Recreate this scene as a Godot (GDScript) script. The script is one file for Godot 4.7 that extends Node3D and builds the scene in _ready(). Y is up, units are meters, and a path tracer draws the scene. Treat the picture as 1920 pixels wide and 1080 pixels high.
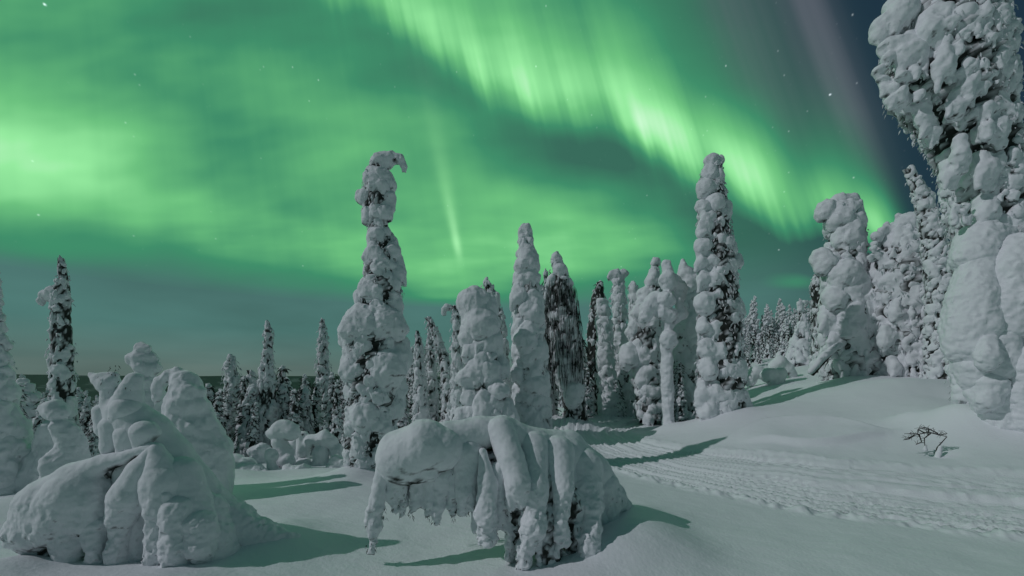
extends Node3D

# ---------------------------------------------------------------- survey
# The photograph was surveyed as bearings and distances: P() turns a bearing
# (in pixels of a 760-pixel focal length) and a distance in metres into a place.
const FOCAL := 760.0
const EYE_ROW := 712.0
const EYE_HEIGHT := 1.6
const MOON := Vector3(-0.76, 0.60, 0.19)

var rng := RandomNumberGenerator.new()
var M := {}
var small_clumps := []
var tree_bases := []
var knots := PackedVector3Array()   # bearing, log distance, height
var weights := PackedFloat64Array()
var knot_h := PackedFloat64Array()
var bumps := []
var trail: PackedVector2Array
var lips := []
var height_map: Image
var nz := FastNoiseLite.new()
var nz_fine := FastNoiseLite.new()
var nz_broad := FastNoiseLite.new()


func P(px: float, py: float, d: float) -> Vector3:
	return Vector3((px - 960.0) / FOCAL * d, EYE_HEIGHT - (py - EYE_ROW) / FOCAL * d, -d)


func _ready() -> void:
	rng.seed = 20240611
	make_camera()
	make_sky()
	make_moon()
	make_materials()
	survey_ground()
	make_ground()
	make_clump_library()
	make_forest_trees()
	finish_snow()
	make_far_trees()
	make_mounds()
	make_bare_bush()


# ---------------------------------------------------------------- camera, sky, moon
func make_camera() -> void:
	var c := Camera3D.new()
	c.name = "camera"
	c.position = Vector3(0, EYE_HEIGHT, 0)
	var near := 0.1
	c.set_frustum(2.0 * near * 540.0 / FOCAL, Vector2(0, near * (EYE_ROW - 540.0) / FOCAL), near, 30000.0)
	add_child(c)
	c.current = true


func make_moon() -> void:
	var s := DirectionalLight3D.new()
	s.name = "moon_light"
	s.light_color = Color(0.97, 0.97, 1.0)
	s.light_energy = 0.325
	s.light_angular_distance = 0.5
	s.shadow_enabled = true
	add_child(s)
	s.look_at_from_position(MOON * 10.0, Vector3.ZERO)


static func lin(r: float, g: float, b: float) -> Vector3:
	var c := Color(r / 255.0, g / 255.0, b / 255.0).srgb_to_linear()
	return Vector3(c.r, c.g, c.b)


func make_sky() -> void:
	var w := 2048
	var h := 1024
	var rows := h / 2 + 2
	var out := []
	out.resize(rows)
	var table := PackedFloat32Array()
	var table2 := PackedFloat32Array()
	var n1 := FastNoiseLite.new()
	n1.seed = 5
	n1.frequency = 0.02
	n1.fractal_octaves = 4
	n1.fractal_gain = 0.62
	for i in 6000:
		table.append(n1.get_noise_1d((i - 2000) * 0.5))
		table2.append(n1.get_noise_1d((i - 2000) * 0.16 + 9000.0))
	var n2 := FastNoiseLite.new()
	n2.seed = 11
	n2.frequency = 0.0028
	n2.fractal_octaves = 4
	var job := func(j: int) -> void: out[j] = sky_row(j, w, h, table, table2, n2)
	var id := WorkerThreadPool.add_group_task(job, rows)
	WorkerThreadPool.wait_for_group_task_completion(id)
	var data := PackedFloat32Array()
	for j in rows:
		data.append_array(out[j])
	var last: PackedFloat32Array = out[rows - 1]
	for j in range(rows, h):
		data.append_array(last)
	var im := Image.create_from_data(w, h, false, Image.FORMAT_RGBF, data.to_byte_array())
	im.resize(4096, 2048, Image.INTERPOLATE_CUBIC)
	# stars
	var r := RandomNumberGenerator.new()
	r.seed = 77
	for i in 1500:
		var az := r.randf() * TAU
		var el := asin(r.randf_range(0.2, 1.0))
		var mag := 0.05 + 0.7 * pow(r.randf(), 10.0)
		star(im, az, el, mag)
	for s in [[82, 8, 3.2], [597, 151, 1.1], [549, 126, 0.8], [1005, 125, 1.5], [856, 134, 0.6], [1556, 178, 3.0], [1361, 124, 1.4], [1600, 333, 1.1], [1598, 28, 1.1], [1471, 140, 0.6], [1024, 12, 1.0], [1461, 468, 1.2], [1478, 323, 0.6], [1109, 215, 0.7], [72, 403, 1.2], [236, 230, 0.7], [1213, 367, 0.6], [494, 125, 0.5], [1470, 360, 0.7], [253, 140, 0.6], [840, 385, 0.5], [1606, 157, 0.6]]:
		var x: float = (s[0] - 960.0) / FOCAL
		var y: float = (EYE_ROW - s[1]) / FOCAL
		star(im, atan2(x, 1.0), atan2(y, sqrt(1.0 + x * x)), s[2])
	var env := Environment.new()
	env.background_mode = Environment.BG_SKY
	var sky := Sky.new()
	var pm := PanoramaSkyMaterial.new()
	pm.panorama = ImageTexture.create_from_image(im)
	pm.energy_multiplier = 1.0
	sky.sky_material = pm
	env.sky = sky
	env.tonemap_mode = Environment.TONE_MAPPER_LINEAR
	env.tonemap_exposure = 1.0
	env.sdfgi_enabled = true
	env.ssao_enabled = true
	env.ssil_enabled = true
	var we := WorldEnvironment.new()
	we.name = "world_environment"
	we.environment = env
	add_child(we)


func star(im: Image, az: float, el: float, mag: float) -> void:
	var w := im.get_width()
	var h := im.get_height()
	var fx := fposmod(az / TAU, 1.0) * w
	var fy := (0.5 - el / PI) * h
	var x := int(fx)
	var y := clampi(int(fy), 0, h - 1)
	var c := im.get_pixel(x, y)
	mag *= 0.55
	im.set_pixel(x, y, Color(c.r + mag * 0.85, c.g + mag * 0.95, c.b + mag))
	if mag > 0.9:
		c = im.get_pixel((x + 1) % w, y)
		im.set_pixel((x + 1) % w, y, Color(c.r + mag * 0.3, c.g + mag * 0.34, c.b + mag * 0.4))


static func bell(x: float, c: float, w: float) -> float:
	var t := (x - c) / w
	return exp(-t * t)


static func edge_at(xs: Array, ys: Array, x: float) -> float:
	if x <= xs[0]:
		return ys[0] + (x - xs[0]) * (ys[1] - ys[0]) / (xs[1] - xs[0])
	for i in range(1, xs.size()):
		if x < xs[i]:
			var t: float = (x - xs[i - 1]) / (xs[i] - xs[i - 1])
			t = t * t * (3.0 - 2.0 * t) * 0.5 + t * 0.5
			return lerpf(ys[i - 1], ys[i], t)
	var n := xs.size()
	return ys[n - 1] + (x - xs[n - 1]) * (ys[n - 1] - ys[n - 2]) / (xs[n - 1] - xs[n - 2])


# One row of the sky: night air, a diffuse green glow, and aurora curtains whose
# rays all run towards one magnetic vanishing point high above the frame.
static func sky_row(j: int, w: int, h: int, table: PackedFloat32Array, table2: PackedFloat32Array, n2: FastNoiseLite) -> PackedFloat32Array:
	var row := PackedFloat32Array()
	row.resize(w * 3)
	var el := (0.5 - (j + 0.5) / h) * PI
	if el < 0.0:
		el = 0.0
	var ce := cos(el)
	var se := sin(el)
	var deg := rad_to_deg(el)
	var arc_x := [-600.0, 0.0, 150.0, 300.0, 450.0, 600.0, 720.0, 820.0, 960.0, 1150.0, 1400.0]
	var arc_y := [250.0, 398.0, 405.0, 432.0, 474.0, 500.0, 520.0, 558.0, 548.0, 500.0, 480.0]
	var cur_x := [500.0, 690.0, 760.0, 840.0, 930.0, 1040.0, 1120.0, 1230.0, 1320.0, 1400.0, 1480.0, 1560.0, 1660.0, 1760.0, 1900.0]
	var cur_y := [-90.0, -5.0, 40.0, 98.0, 158.0, 196.0, 206.0, 258.0, 318.0, 366.0, 418.0, 412.0, 440.0, 500.0, 560.0]
	for i in w:
		var az := (i + 0.5) / w * TAU
		if az > PI:
			az -= TAU
		var fwd := ce * cos(az)
		var blend := clampf((fwd - 0.12) / 0.3, 0.0, 1.0)
		blend = blend * blend * (3.0 - 2.0 * blend)
		var g := 0.0
		var warm := 0.0
		var pale := 0.0
		var navy := 0.0
		var px := 0.0
		var py := 0.0
		if blend > 0.0:
			px = 960.0 + FOCAL * ce * sin(az) / fwd
			py = EYE_ROW - FOCAL * se / fwd
			# ray coordinate: where the ray through this point meets row 400
			var s := -268.0 + (px + 268.0) * 5260.0 / (py + 4860.0)
			var si := clampi(int((s + 2000.0) * 1.0), 0, 5998)
			var sf := clampf(s + 2000.0 - si, 0.0, 1.0)
			var streak := lerpf(table[si], table[si + 1], sf)
			var broad := lerpf(table2[si], table2[si + 1], sf)
			var mist := n2.get_noise_2d(px * 0.6 + py * 0.25, py * 1.5)
			var wisp := n2.get_noise_2d(px * 0.9 + py * 0.2 + 3000.0, py * 5.0) * smoothstep(330.0, 470.0, py)
			# diffuse glow
			var above := edge_at(arc_x, arc_y, px) - py
			var arc := 0.0
			if above > 0.0:
				arc = (1.0 - exp(-above / 26.0)) * (0.45 * exp(-above / 150.0) + 0.55 * exp(-above / 420.0))
			else:
				arc = 0.0
			var fade_r := 1.0 / (1.0 + exp((px - lerpf(1180.0, 1330.0, clampf(py / 330.0, 0.0, 1.0))) / 85.0))
			var soft := 1.0 / (1.0 + exp(-above / 22.0))
			arc = soft * (0.40 * exp(-absf(above) / 120.0) + 0.60 * exp(-maxf(above, 0.0) / 620.0))
			g += (0.15 + 0.12 * mist + 0.02 * streak) * fade_r / (1.0 + exp(-(above + 50.0) / 22.0)) + 0.60 * arc * fade_r * (1.0 + 0.45 * mist + 0.12 * broad + 0.05 * streak + 0.35 * wisp)
			g += 0.30 * bell(px, 10.0, 210.0) * bell(py, 320.0, 110.0)
			g += 0.14 * bell(px, -40.0, 260.0) * bell(py, 170.0, 190.0)
			g += 0.17 * bell(px, 130.0, 190.0) * bell(py, 468.0, 30.0)
			g += 0.10 * bell(px, 760.0, 260.0) * bell(py, 480.0, 60.0) 
			var band_y := 375.0 + (px - 960.0) * 0.30
			g += 0.11 * bell(py, band_y, 26.0) * bell(px, 1080.0, 190.0)
			g -= 0.10 * bell(px, 700.0, 260.0) * bell(py, 80.0, 90.0)
			g -= 0.08 * bell(px, 330.0, 190.0) * bell(py, 60.0, 130.0)
			g -= 0.10 * bell(px, 380.0, 130.0) * bell(py, 240.0, 110.0)
			# dark lane under the main curtain
			var ec := edge_at(cur_x, cur_y, s + (px - s) * 1.0)
			var low := py - ec
			if low > 0.0:
				var lane := smoothstep(0.0, 70.0, low)
				g -= lane * 0.36 * exp(-pow((low - 70.0) / 75.0, 2.0)) * bell(px, 1130.0, 330.0)
				g -= lane * 0.32 * exp(-pow((low - 75.0) / 70.0, 2.0)) * bell(px, 1500.0, 150.0)
			# main curtain
			var up := ec + 30.0 * streak + 16.0 * broad - py
			var rise := 1.0 / (1.0 + exp(-(up - 6.0) / (19.0 + 12.0 * absf(broad))))
			var on := clampf((px - 480.0) / 330.0, 0.0, 1.0)
			var body := 0.60 * exp(-maxf(up, 0.0) / 75.0) + 0.42 * exp(-maxf(up, 0.0) / lerpf(190.0, 80.0, smoothstep(1150.0, 1560.0, s)))
			var power := 0.92 + 0.48 * bell(px, 1290.0, 120.0) * bell(py, 225.0, 70.0) + 0.85 * bell(px, 1405.0, 85.0) * bell(py, 292.0, 95.0)
			power += 0.30 * bell(px, 1545.0, 40.0) * bell(py, 370.0, 60.0) + 0.42 * bell(px, 1650.0, 42.0) * bell(py, 405.0, 60.0) + 0.12 * bell(px, 960.0, 80.0)
			power -= 0.22 * bell(px, 1495.0, 34.0)
			var off_r := 1.0 / (1.0 + exp((s - 1672.0) / 12.0))
			g += rise * body * power * on * off_r * (1.0 + 0.50 * streak + 0.40 * broad)
			# a second, nearer fold seen low on the right
			var e2 := 540.0 + 0.05 * (px - 1490.0)
			var u2 := e2 - py
			g += 0.80 * (1.0 / (1.0 + exp(-u2 / 6.0))) * exp(-maxf(u2, 0.0) / 34.0) * bell(px, 1500.0, 52.0)
			g += 0.16 * bell(px, 1445.0 + (py - 500.0) * 0.6, 40.0) * bell(py, 480.0, 70.0)
			# the single bright ray
			var rx := 856.0 + (py - 455.0) * 0.19
			var wide := 7.0 + maxf(0.0, 455.0 - py) * 0.055
			var ray := bell(px, rx, wide) * exp(-maxf(0.0, 455.0 - py) / 130.0) / (1.0 + exp((py - 476.0) / 7.0))
			g += 0.30 * ray
			pale += 0.35 * ray
			# violet-grey tall rays over the right end of the curtain
			var tall := clampf((410.0 - py) / 200.0, 0.0, 1.0)
			warm += tall * (0.95 * bell(s, 1665.0, 42.0) + 0.8 * bell(s, 1500.0, 60.0) + 0.45 * bell(s, 1590.0, 100.0)) * (0.8 + 0.5 * streak)
			navy = 1.0 / (1.0 + exp(-(s - 1530.0) / 62.0))
			navy *= clampf((700.0 - py) / 160.0, 0.0, 1.0)
			g *= smoothstep(9.7, 11.6, deg)
		var rest := 0.03 + 0.13 * n2.get_noise_2d(cos(az) * 700.0 + 4000.0, sin(az) * 700.0 + el * 500.0)
		rest *= clampf((deg - 6.0) / 12.0, 0.0, 1.0)
		g = lerpf(rest, maxf(g, 0.0), blend)
		warm *= blend
		navy *= blend
		# air without aurora
		var t := clampf(deg / 24.0, 0.0, 1.0)
		var base: Vector3 = lin(96, 122, 108).lerp(lin(76, 118, 112), clampf(deg / 6.0, 0.0, 1.0))
		base = base.lerp(lin(57, 108, 92), smoothstep(0.35, 0.75, t))
		base = lin(31, 45, 60).lerp(base, maxf(blend, 0.5 - 0.5 * t))
		base = base.lerp(lin(30, 50, 66), navy)
		var cl := n2.get_noise_2d(az * 900.0, deg * 60.0 + 800.0)
		base *= 1.0 + 0.25 * cl * (1.0 - t)
		if deg < 4.0:
			base += lin(60, 48, 40) * 0.45 * maxf(0.0, n2.get_noise_2d(az * 500.0 + 300.0, deg * 260.0)) * (1.0 - deg / 4.0) * (1.0 if az < -0.2 else 0.4)
		base = base.lerp(lin(88, 94, 106), clampf(warm * 0.85, 0.0, 0.9))
		var c := base
		if g > 0.0:
			var a := lin(64, 142, 106)
			var b := lin(108, 193, 127)
			var d := lin(150, 235, 160)
			var e := lin(210, 253, 216)
			if g < 0.30:
				c = base.lerp(a, g / 0.30)
			elif g < 0.62:
				c = a.lerp(b, (g - 0.30) / 0.32)
			elif g < 0.9:
				c = b.lerp(d, (g - 0.62) / 0.28)
			else:
				c = d.lerp(e, clampf((g - 0.9) / 0.35, 0.0, 1.0))
		c = c.lerp(lin(190, 235, 200), clampf(pale * 0.5, 0.0, 1.0))
		row[i * 3] = c.x
		row[i * 3 + 1] = c.y
		row[i * 3 + 2] = c.z
	return row


# ---------------------------------------------------------------- helpers
var taken := {}


func numbered(called: String) -> String:
	var n: int = taken.get(called, -1) + 1
	taken[called] = n
	return called if n == 0 else "%s_%03d" % [called, n]


func thing(called: String, label: String, category: String, at: Vector3, group := "") -> Node3D:
	var o := Node3D.new()
	o.name = numbered(called)
	add_child(o)
	o.position = at
	o.set_meta("label", label)
	o.set_meta("category", category)
	if group:
		o.set_meta("group", group)
	return o


func part(called: String, mesh: Mesh, m: Material, parent: Node, t := Transform3D()) -> MeshInstance3D:
	var o := MeshInstance3D.new()
	o.name = called
	o.mesh = mesh
	o.material_override = m
	o.transform = t
	parent.add_child(o, true)
	return o


func noise_texture(freq: float, seed_: int, octaves: int, bump: float, cellular := false) -> NoiseTexture2D:
	var n := FastNoiseLite.new()
	n.seed = seed_
	n.frequency = freq
	n.fractal_octaves = octaves
	if cellular:
		n.noise_type = FastNoiseLite.TYPE_CELLULAR
	var t := NoiseTexture2D.new()
	t.width = 512
	t.height = 512
	t.seamless = true
	t.noise = n
	if bump > 0.0:
		t.as_normal_map = true
		t.bump_strength = bump
	return t


func make_materials() -> void:
	var crust := noise_texture(0.012, 3, 6, 7.0)
	var grain := noise_texture(0.03, 8, 5, 6.0)
	for s in [["ground_snow", 1.6, grain, 0.4], ["trail_snow", 2.2, grain, 0.9], ["tree_snow", 1.1, crust, 0.8]]:
		var m := StandardMaterial3D.new()
		m.resource_name = s[0]
		m.vertex_color_use_as_albedo = true
		m.roughness = 0.75
		m.metallic_specular = 0.3
		m.uv1_triplanar = true
		m.uv1_world_triplanar = true
		m.uv1_scale = Vector3.ONE * s[1]
		m.normal_enabled = true
		m.normal_texture = s[2]
		m.normal_scale = s[3]
		M[s[0]] = m
	var f := StandardMaterial3D.new()
	f.resource_name = "needles"
	f.vertex_color_use_as_albedo = true
	f.roughness = 0.9
	M.needles = f
	var b := StandardMaterial3D.new()
	b.resource_name = "bark"
	b.albedo_color = Color(0.05, 0.043, 0.036).linear_to_srgb()
	b.roughness = 0.9
	b.uv1_triplanar = true
	b.normal_enabled = true
	b.normal_texture = crust
	b.uv1_scale = Vector3.ONE * 4.0
	M.bark = b
	nz.seed = 21
	nz.frequency = 1.0
	nz.fractal_octaves = 3
	nz_fine.seed = 22
	nz_fine.frequency = 9.0
	nz_fine.fractal_octaves = 3
	nz_broad.seed = 23
	nz_broad.frequency = 0.12
	nz_broad.fractal_octaves = 4


const SNOW := Color(0.80, 0.82, 0.85)
const DARK := Color(0.022, 0.026, 0.022)


# ---------------------------------------------------------------- snow bodies: smooth union of tapered capsules, meshed as surface nets
# prims: arrays [a, b, radius a, radius b, softness]; look: {amp, freq, fine, fine_freq, dark, seed}
static func snow_mesh(prims: Array, cell: float, look: Dictionary) -> Array:
	var lo := Vector3.INF
	var hi := -Vector3.INF
	for p in prims:
		var r: float = maxf(p[2], p[3])
		for v: Vector3 in [p[0], p[1]]:
			lo = lo.min(v - Vector3.ONE * r)
			hi = hi.max(v + Vector3.ONE * r)
	var pad: float = cell * 3.0 + look.get("amp", 0.0) * 1.5
	if look.has("floor"):
		lo.y = maxf(lo.y, look.floor)
	lo -= Vector3.ONE * pad
	hi += Vector3.ONE * pad
	var nx := int((hi.x - lo.x) / cell) + 2
	var ny := int((hi.y - lo.y) / cell) + 2
	var nzz := int((hi.z - lo.z) / cell) + 2
	var nxy := nx * ny
	var f := PackedFloat32Array()
	f.resize(nxy * nzz)
	f.fill(1000.0)
	for p in prims:
		var a: Vector3 = p[0] - lo
		var b: Vector3 = p[1] - lo
		var ra: float = p[2]
		var rb: float = p[3]
		var k: float = p[4]
		var reach := maxf(ra, rb) + k + pad
		var x0 := maxi(0, int((minf(a.x, b.x) - reach) / cell))
		var x1 := mini(nx - 1, int((maxf(a.x, b.x) + reach) / cell) + 1)
		var y0 := maxi(0, int((minf(a.y, b.y) - reach) / cell))
		var y1 := mini(ny - 1, int((maxf(a.y, b.y) + reach) / cell) + 1)
		var z0 := maxi(0, int((minf(a.z, b.z) - reach) / cell))
		var z1 := mini(nzz - 1, int((maxf(a.z, b.z) + reach) / cell) + 1)
		var d := b - a
		var inv := 1.0 / maxf(d.length_squared(), 1e-9)
		var dr := rb - ra
		var ik := 0.25 / k
		for iz in range(z0, z1 + 1):
			for iy in range(y0, y1 + 1):
				var at := iz * nxy + iy * nx + x0
				var q := Vector3(x0 * cell, iy * cell, iz * cell) - a
				for ix in range(x0, x1 + 1):
					var t := clampf(q.dot(d) * inv, 0.0, 1.0)
					var dist := (q - d * t).length() - ra - dr * t
					var was := f[at]
					var hh := k - absf(was - dist)
					if dist < was:
						was = dist
					if hh > 0.0:
						was -= hh * hh * ik
					f[at] = was
					at += 1
					q.x += cell
	var amp: float = look.get("amp", 0.0)
	var fine: float = look.get("fine", 0.0)
	if amp > 0.0:
		var n := FastNoiseLite.new()
		n.seed = look.get("seed", 1)
		n.frequency = look.get("freq", 3.0)
		n.fractal_octaves = 3
		n.fractal_gain = 0.45
		var m := FastNoiseLite.new()
		m.seed = look.get("seed", 1) + 50
		m.frequency = look.get("fine_freq", 14.0)
		m.fractal_octaves = 2
		var smooth_above: float = look.get("smooth_above", 1000.0)
		var band := amp * 1.2 + fine + cell * 2.5
		for iz in nzz:
			for iy in ny:
				var at := iz * nxy + iy * nx
				for ix in nx:
					if absf(f[at]) < band:
						var wx := lo.x + ix * cell
						var wy := lo.y + iy * cell
						var wz := lo.z + iz * cell
						var calm := clampf((smooth_above - wy) / 0.55, 0.22, 1.0)
						f[at] += calm * amp * n.get_noise_3d(wx, wy * 0.8, wz)
						if fine > 0.0:
							f[at] += calm * fine * m.get_noise_3d(wx, wy, wz)
					at += 1
	var verts := PackedVector3Array()
	var norms := PackedVector3Array()
	var index := PackedInt32Array()
	var ids := PackedInt32Array()
	ids.resize(nxy * nzz)
	ids.fill(-1)
	var far := cell * 2.2 + fine
	for iz in nzz - 1:
		for iy in ny - 1:
			var at := iz * nxy + iy * nx - 1
			for ix in nx - 1:
				at += 1
				var v0 := f[at]
				if v0 > far or v0 < -far:
					continue
				var v1 := f[at + 1]
				var v2 := f[at + nx]
				var v3 := f[at + nx + 1]
				var v4 := f[at + nxy]
				var v5 := f[at + nxy + 1]
				var v6 := f[at + nxy + nx]
				var v7 := f[at + nxy + nx + 1]
				var inside := int(v0 < 0.0) + int(v1 < 0.0) + int(v2 < 0.0) + int(v3 < 0.0) + int(v4 < 0.0) + int(v5 < 0.0) + int(v6 < 0.0) + int(v7 < 0.0)
				if inside == 0 or inside == 8:
					continue
				var s := Vector3.ZERO
				var c := 0
				if (v0 < 0.0) != (v1 < 0.0):
					s += Vector3(v0 / (v0 - v1), 0, 0); c += 1
				if (v2 < 0.0) != (v3 < 0.0):
					s += Vector3(v2 / (v2 - v3), 1, 0); c += 1
				if (v4 < 0.0) != (v5 < 0.0):
					s += Vector3(v4 / (v4 - v5), 0, 1); c += 1
				if (v6 < 0.0) != (v7 < 0.0):
					s += Vector3(v6 / (v6 - v7), 1, 1); c += 1
				if (v0 < 0.0) != (v2 < 0.0):
					s += Vector3(0, v0 / (v0 - v2), 0); c += 1
				if (v1 < 0.0) != (v3 < 0.0):
					s += Vector3(1, v1 / (v1 - v3), 0); c += 1
				if (v4 < 0.0) != (v6 < 0.0):
					s += Vector3(0, v4 / (v4 - v6), 1); c += 1
				if (v5 < 0.0) != (v7 < 0.0):
					s += Vector3(1, v5 / (v5 - v7), 1); c += 1
				if (v0 < 0.0) != (v4 < 0.0):
					s += Vector3(0, 0, v0 / (v0 - v4)); c += 1
				if (v1 < 0.0) != (v5 < 0.0):
					s += Vector3(1, 0, v1 / (v1 - v5)); c += 1
				if (v2 < 0.0) != (v6 < 0.0):
					s += Vector3(0, 1, v2 / (v2 - v6)); c += 1
				if (v3 < 0.0) != (v7 < 0.0):
					s += Vector3(1, 1, v3 / (v3 - v7)); c += 1
				ids[at] = verts.size()
				verts.append(lo + (Vector3(ix, iy, iz) + s / c) * cell)
				norms.append(Vector3(v1 + v3 + v5 + v7 - v0 - v2 - v4 - v6, v2 + v3 + v6 + v7 - v0 - v1 - v4 - v5, v4 + v5 + v6 + v7 - v0 - v1 - v2 - v3).normalized())
				if ix == 0 or iy == 0 or iz == 0:
					continue
				var i0 := ids[at]
				if (v0 < 0.0) != (v1 < 0.0):
					quad(index, ids[at - nx - nxy], ids[at - nxy], i0, ids[at - nx], v0 < 0.0)
				if (v0 < 0.0) != (v2 < 0.0):
					quad(index, ids[at - 1 - nxy], ids[at - 1], i0, ids[at - nxy], v0 < 0.0)
				if (v0 < 0.0) != (v4 < 0.0):
					quad(index, ids[at - 1 - nx], ids[at - nx], i0, ids[at - 1], v0 < 0.0)
	var cols := PackedColorArray()
	cols.resize(verts.size())
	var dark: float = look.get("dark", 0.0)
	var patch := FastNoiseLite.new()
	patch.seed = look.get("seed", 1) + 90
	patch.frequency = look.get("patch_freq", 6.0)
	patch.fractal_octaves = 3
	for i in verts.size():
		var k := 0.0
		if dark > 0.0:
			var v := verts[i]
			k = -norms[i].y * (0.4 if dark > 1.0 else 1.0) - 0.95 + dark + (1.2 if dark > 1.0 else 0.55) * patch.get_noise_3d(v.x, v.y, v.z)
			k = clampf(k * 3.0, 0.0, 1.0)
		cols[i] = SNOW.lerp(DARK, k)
	var arr := []
	arr.resize(Mesh.ARRAY_MAX)
	arr[Mesh.ARRAY_VERTEX] = verts
	arr[Mesh.ARRAY_NORMAL] = norms
	arr[Mesh.ARRAY_COLOR] = cols
	arr[Mesh.ARRAY_INDEX] = index
	return arr


static func quad(index: PackedInt32Array, a: int, b: int, c: int, d: int, flip: bool) -> void:
	if a < 0 or b < 0 or c < 0 or d < 0:
		return
	if flip:
		index.append_array([a, c, b, a, d, c])
	else:
		index.append_array([a, b, c, a, c, d])


static func to_mesh(arr: Array) -> ArrayMesh:
	var m := ArrayMesh.new()
	if arr[Mesh.ARRAY_INDEX].is_empty():
		return m
	m.add_surface_from_arrays(Mesh.PRIMITIVE_TRIANGLES, arr)
	return m


func run_jobs(jobs: Array) -> Array:      # each job: [prims, cell, look]
	var out := []
	out.resize(jobs.size())
	var f := func(i: int) -> void: out[i] = snow_mesh(jobs[i][0], jobs[i][1], jobs[i][2])
	var id := WorkerThreadPool.add_group_task(f, jobs.size())
	WorkerThreadPool.wait_for_group_task_completion(id)
	return out.map(func(a): return to_mesh(a))


# ---------------------------------------------------------------- ground
func survey_ground() -> void:
	for g in [
		[200, 1088, 3.0], [40, 1080, 3.0], [600, 1065, 3.5], [960, 1080, 3.3], [1300, 1080, 3.25], [1500, 1080, 3.2], [1900, 1080, 3.1], [2100, 1080, 3.1],
		[650, 940, 5.3], [450, 935, 5.5], [640, 905, 6.4], [560, 903, 6.6], [20, 985, 4.6], [-150, 960, 4.8], [0, 905, 6.3], [300, 880, 7.2],
		[450, 868, 9.6], [600, 848, 11.5], [450, 866, 11.5], [520, 880, 8.6], [600, 880, 8.8], [430, 892, 8.2], [250, 862, 9.5], [100, 866, 9.5],
		[1920, 975, 4.35], [1700, 945, 5.1], [1500, 908, 6.0], [1300, 868, 7.7], [1130, 838, 9.8], [1080, 812, 11.8], [1160, 795, 13.2], [1240, 815, 11.0],
		[1000, 900, 6.4], [1250, 960, 4.9], [1500, 1000, 4.25],
		[1500, 835, 7.6], [1650, 850, 6.9], [1700, 868, 6.3], [1850, 890, 5.5], [1900, 838, 6.4], [1960, 900, 5.2], [1850, 792, 7.3], [1920, 788, 7.1], [2100, 800, 6.8],
		[1790, 790, 7.6], [1720, 708, 9.8], [1640, 735, 9.6], [1600, 765, 9.1], [1500, 765, 9.6], [1410, 775, 10.3], [1400, 800, 9.2], [1780, 745, 9.0], [1900, 700, 10.5],
		[1350, 792, 11.0], [1280, 790, 13.2], [1140, 783, 15.5], [1070, 790, 13.0], [1000, 806, 11.0], [915, 815, 10.4], [690, 895, 7.2],
		[1590, 716, 13.0], [1690, 708, 12.2], [1450, 718, 15.0], [1500, 688, 19.0], [1560, 680, 18.0], [1420, 700, 20.0],
		[1430, 655, 40.0], [1600, 640, 38.0], [1250, 690, 38.0], [1100, 690, 40.0], [1000, 740, 30.0], [1200, 760, 20.0], [1100, 770, 19.0], [1850, 600, 35.0],
		[800, 790, 22.0], [650, 805, 20.0], [500, 825, 20.0], [350, 830, 20.0], [150, 840, 19.0], [-50, 850, 18.0], [760, 800, 16.0],
		[500, 815, 32.0], [200, 825, 30.0], [800, 785, 34.0], [-100, 835, 30.0],
	]:
		var p := P(g[0], g[1], g[2])
		knots.append(Vector3(atan2(p.x, -p.z), log(Vector2(p.x, p.z).length()), p.y))
	for t in [-1.2, -0.7, -0.2, 0.3, 0.8, 1.2]:
		knots.append(Vector3(t, log(1.6), 0.12))
	# thin-plate spline over bearing and log distance
	var n := knots.size()
	var size := n + 3
	var a := []
	for i in size:
		var r := PackedFloat64Array()
		r.resize(size + 1)
		a.append(r)
	for i in n:
		for j in n:
			a[i][j] = tps(knots[i], knots[j]) + (0.004 if i == j else 0.0)
		a[i][n] = 1.0
		a[i][n + 1] = knots[i].x
		a[i][n + 2] = knots[i].y
		a[n][i] = 1.0
		a[n + 1][i] = knots[i].x
		a[n + 2][i] = knots[i].y
		a[i][size] = knots[i].z
	for c in size:
		var best := c
		for r in range(c + 1, size):
			if absf(a[r][c]) > absf(a[best][c]):
				best = r
		var tmp: PackedFloat64Array = a[c]
		a[c] = a[best]
		a[best] = tmp
		var pr: PackedFloat64Array = a[c]
		var inv := 1.0 / pr[c]
		for r in range(c + 1, size):
			var row: PackedFloat64Array = a[r]
			var k := row[c] * inv
			if k == 0.0:
				continue
			for j in range(c, size + 1):
				row[j] -= k * pr[j]
			a[r] = row
	weights.resize(size)
	for c in range(size - 1, -1, -1):
		var row: PackedFloat64Array = a[c]
		var s := row[size]
		for j in range(c + 1, size):
			s -= row[j] * weights[j]
		weights[c] = s / row[c]
	# tabulate
	var hm := Image.create_empty(112, 112, false, Image.FORMAT_RF)
	for j in 112:
		for i in 112:
			var th := -1.3 + 2.6 * i / 111.0
			var lr := 0.3 + 3.6 * j / 111.0
			var s := weights[n] + weights[n + 1] * th + weights[n + 2] * lr
			var q := Vector3(th, lr, 0)
			for k in n:
				s += weights[k] * tps(q, knots[k])
			hm.set_pixel(i, j, Color(s, 0, 0))
	hm.resize(896, 896, Image.INTERPOLATE_CUBIC)
	height_map = hm
	var line := PackedVector2Array()
	for g in [[2500, 1045, 3.9], [2150, 1005, 4.1], [1919, 961, 4.73], [1491, 903, 6.15], [1216, 854, 8.3], [1118, 825, 10.8], [1105, 805, 12.6], [1150, 792, 14.0], [1240, 775, 17.0], [1350, 740, 20.0], [1500, 692, 24.0]]:
		var p := P(g[0], g[1], g[2])
		line.append(Vector2(p.x, p.z))
	trail = smooth_line(line)
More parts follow.
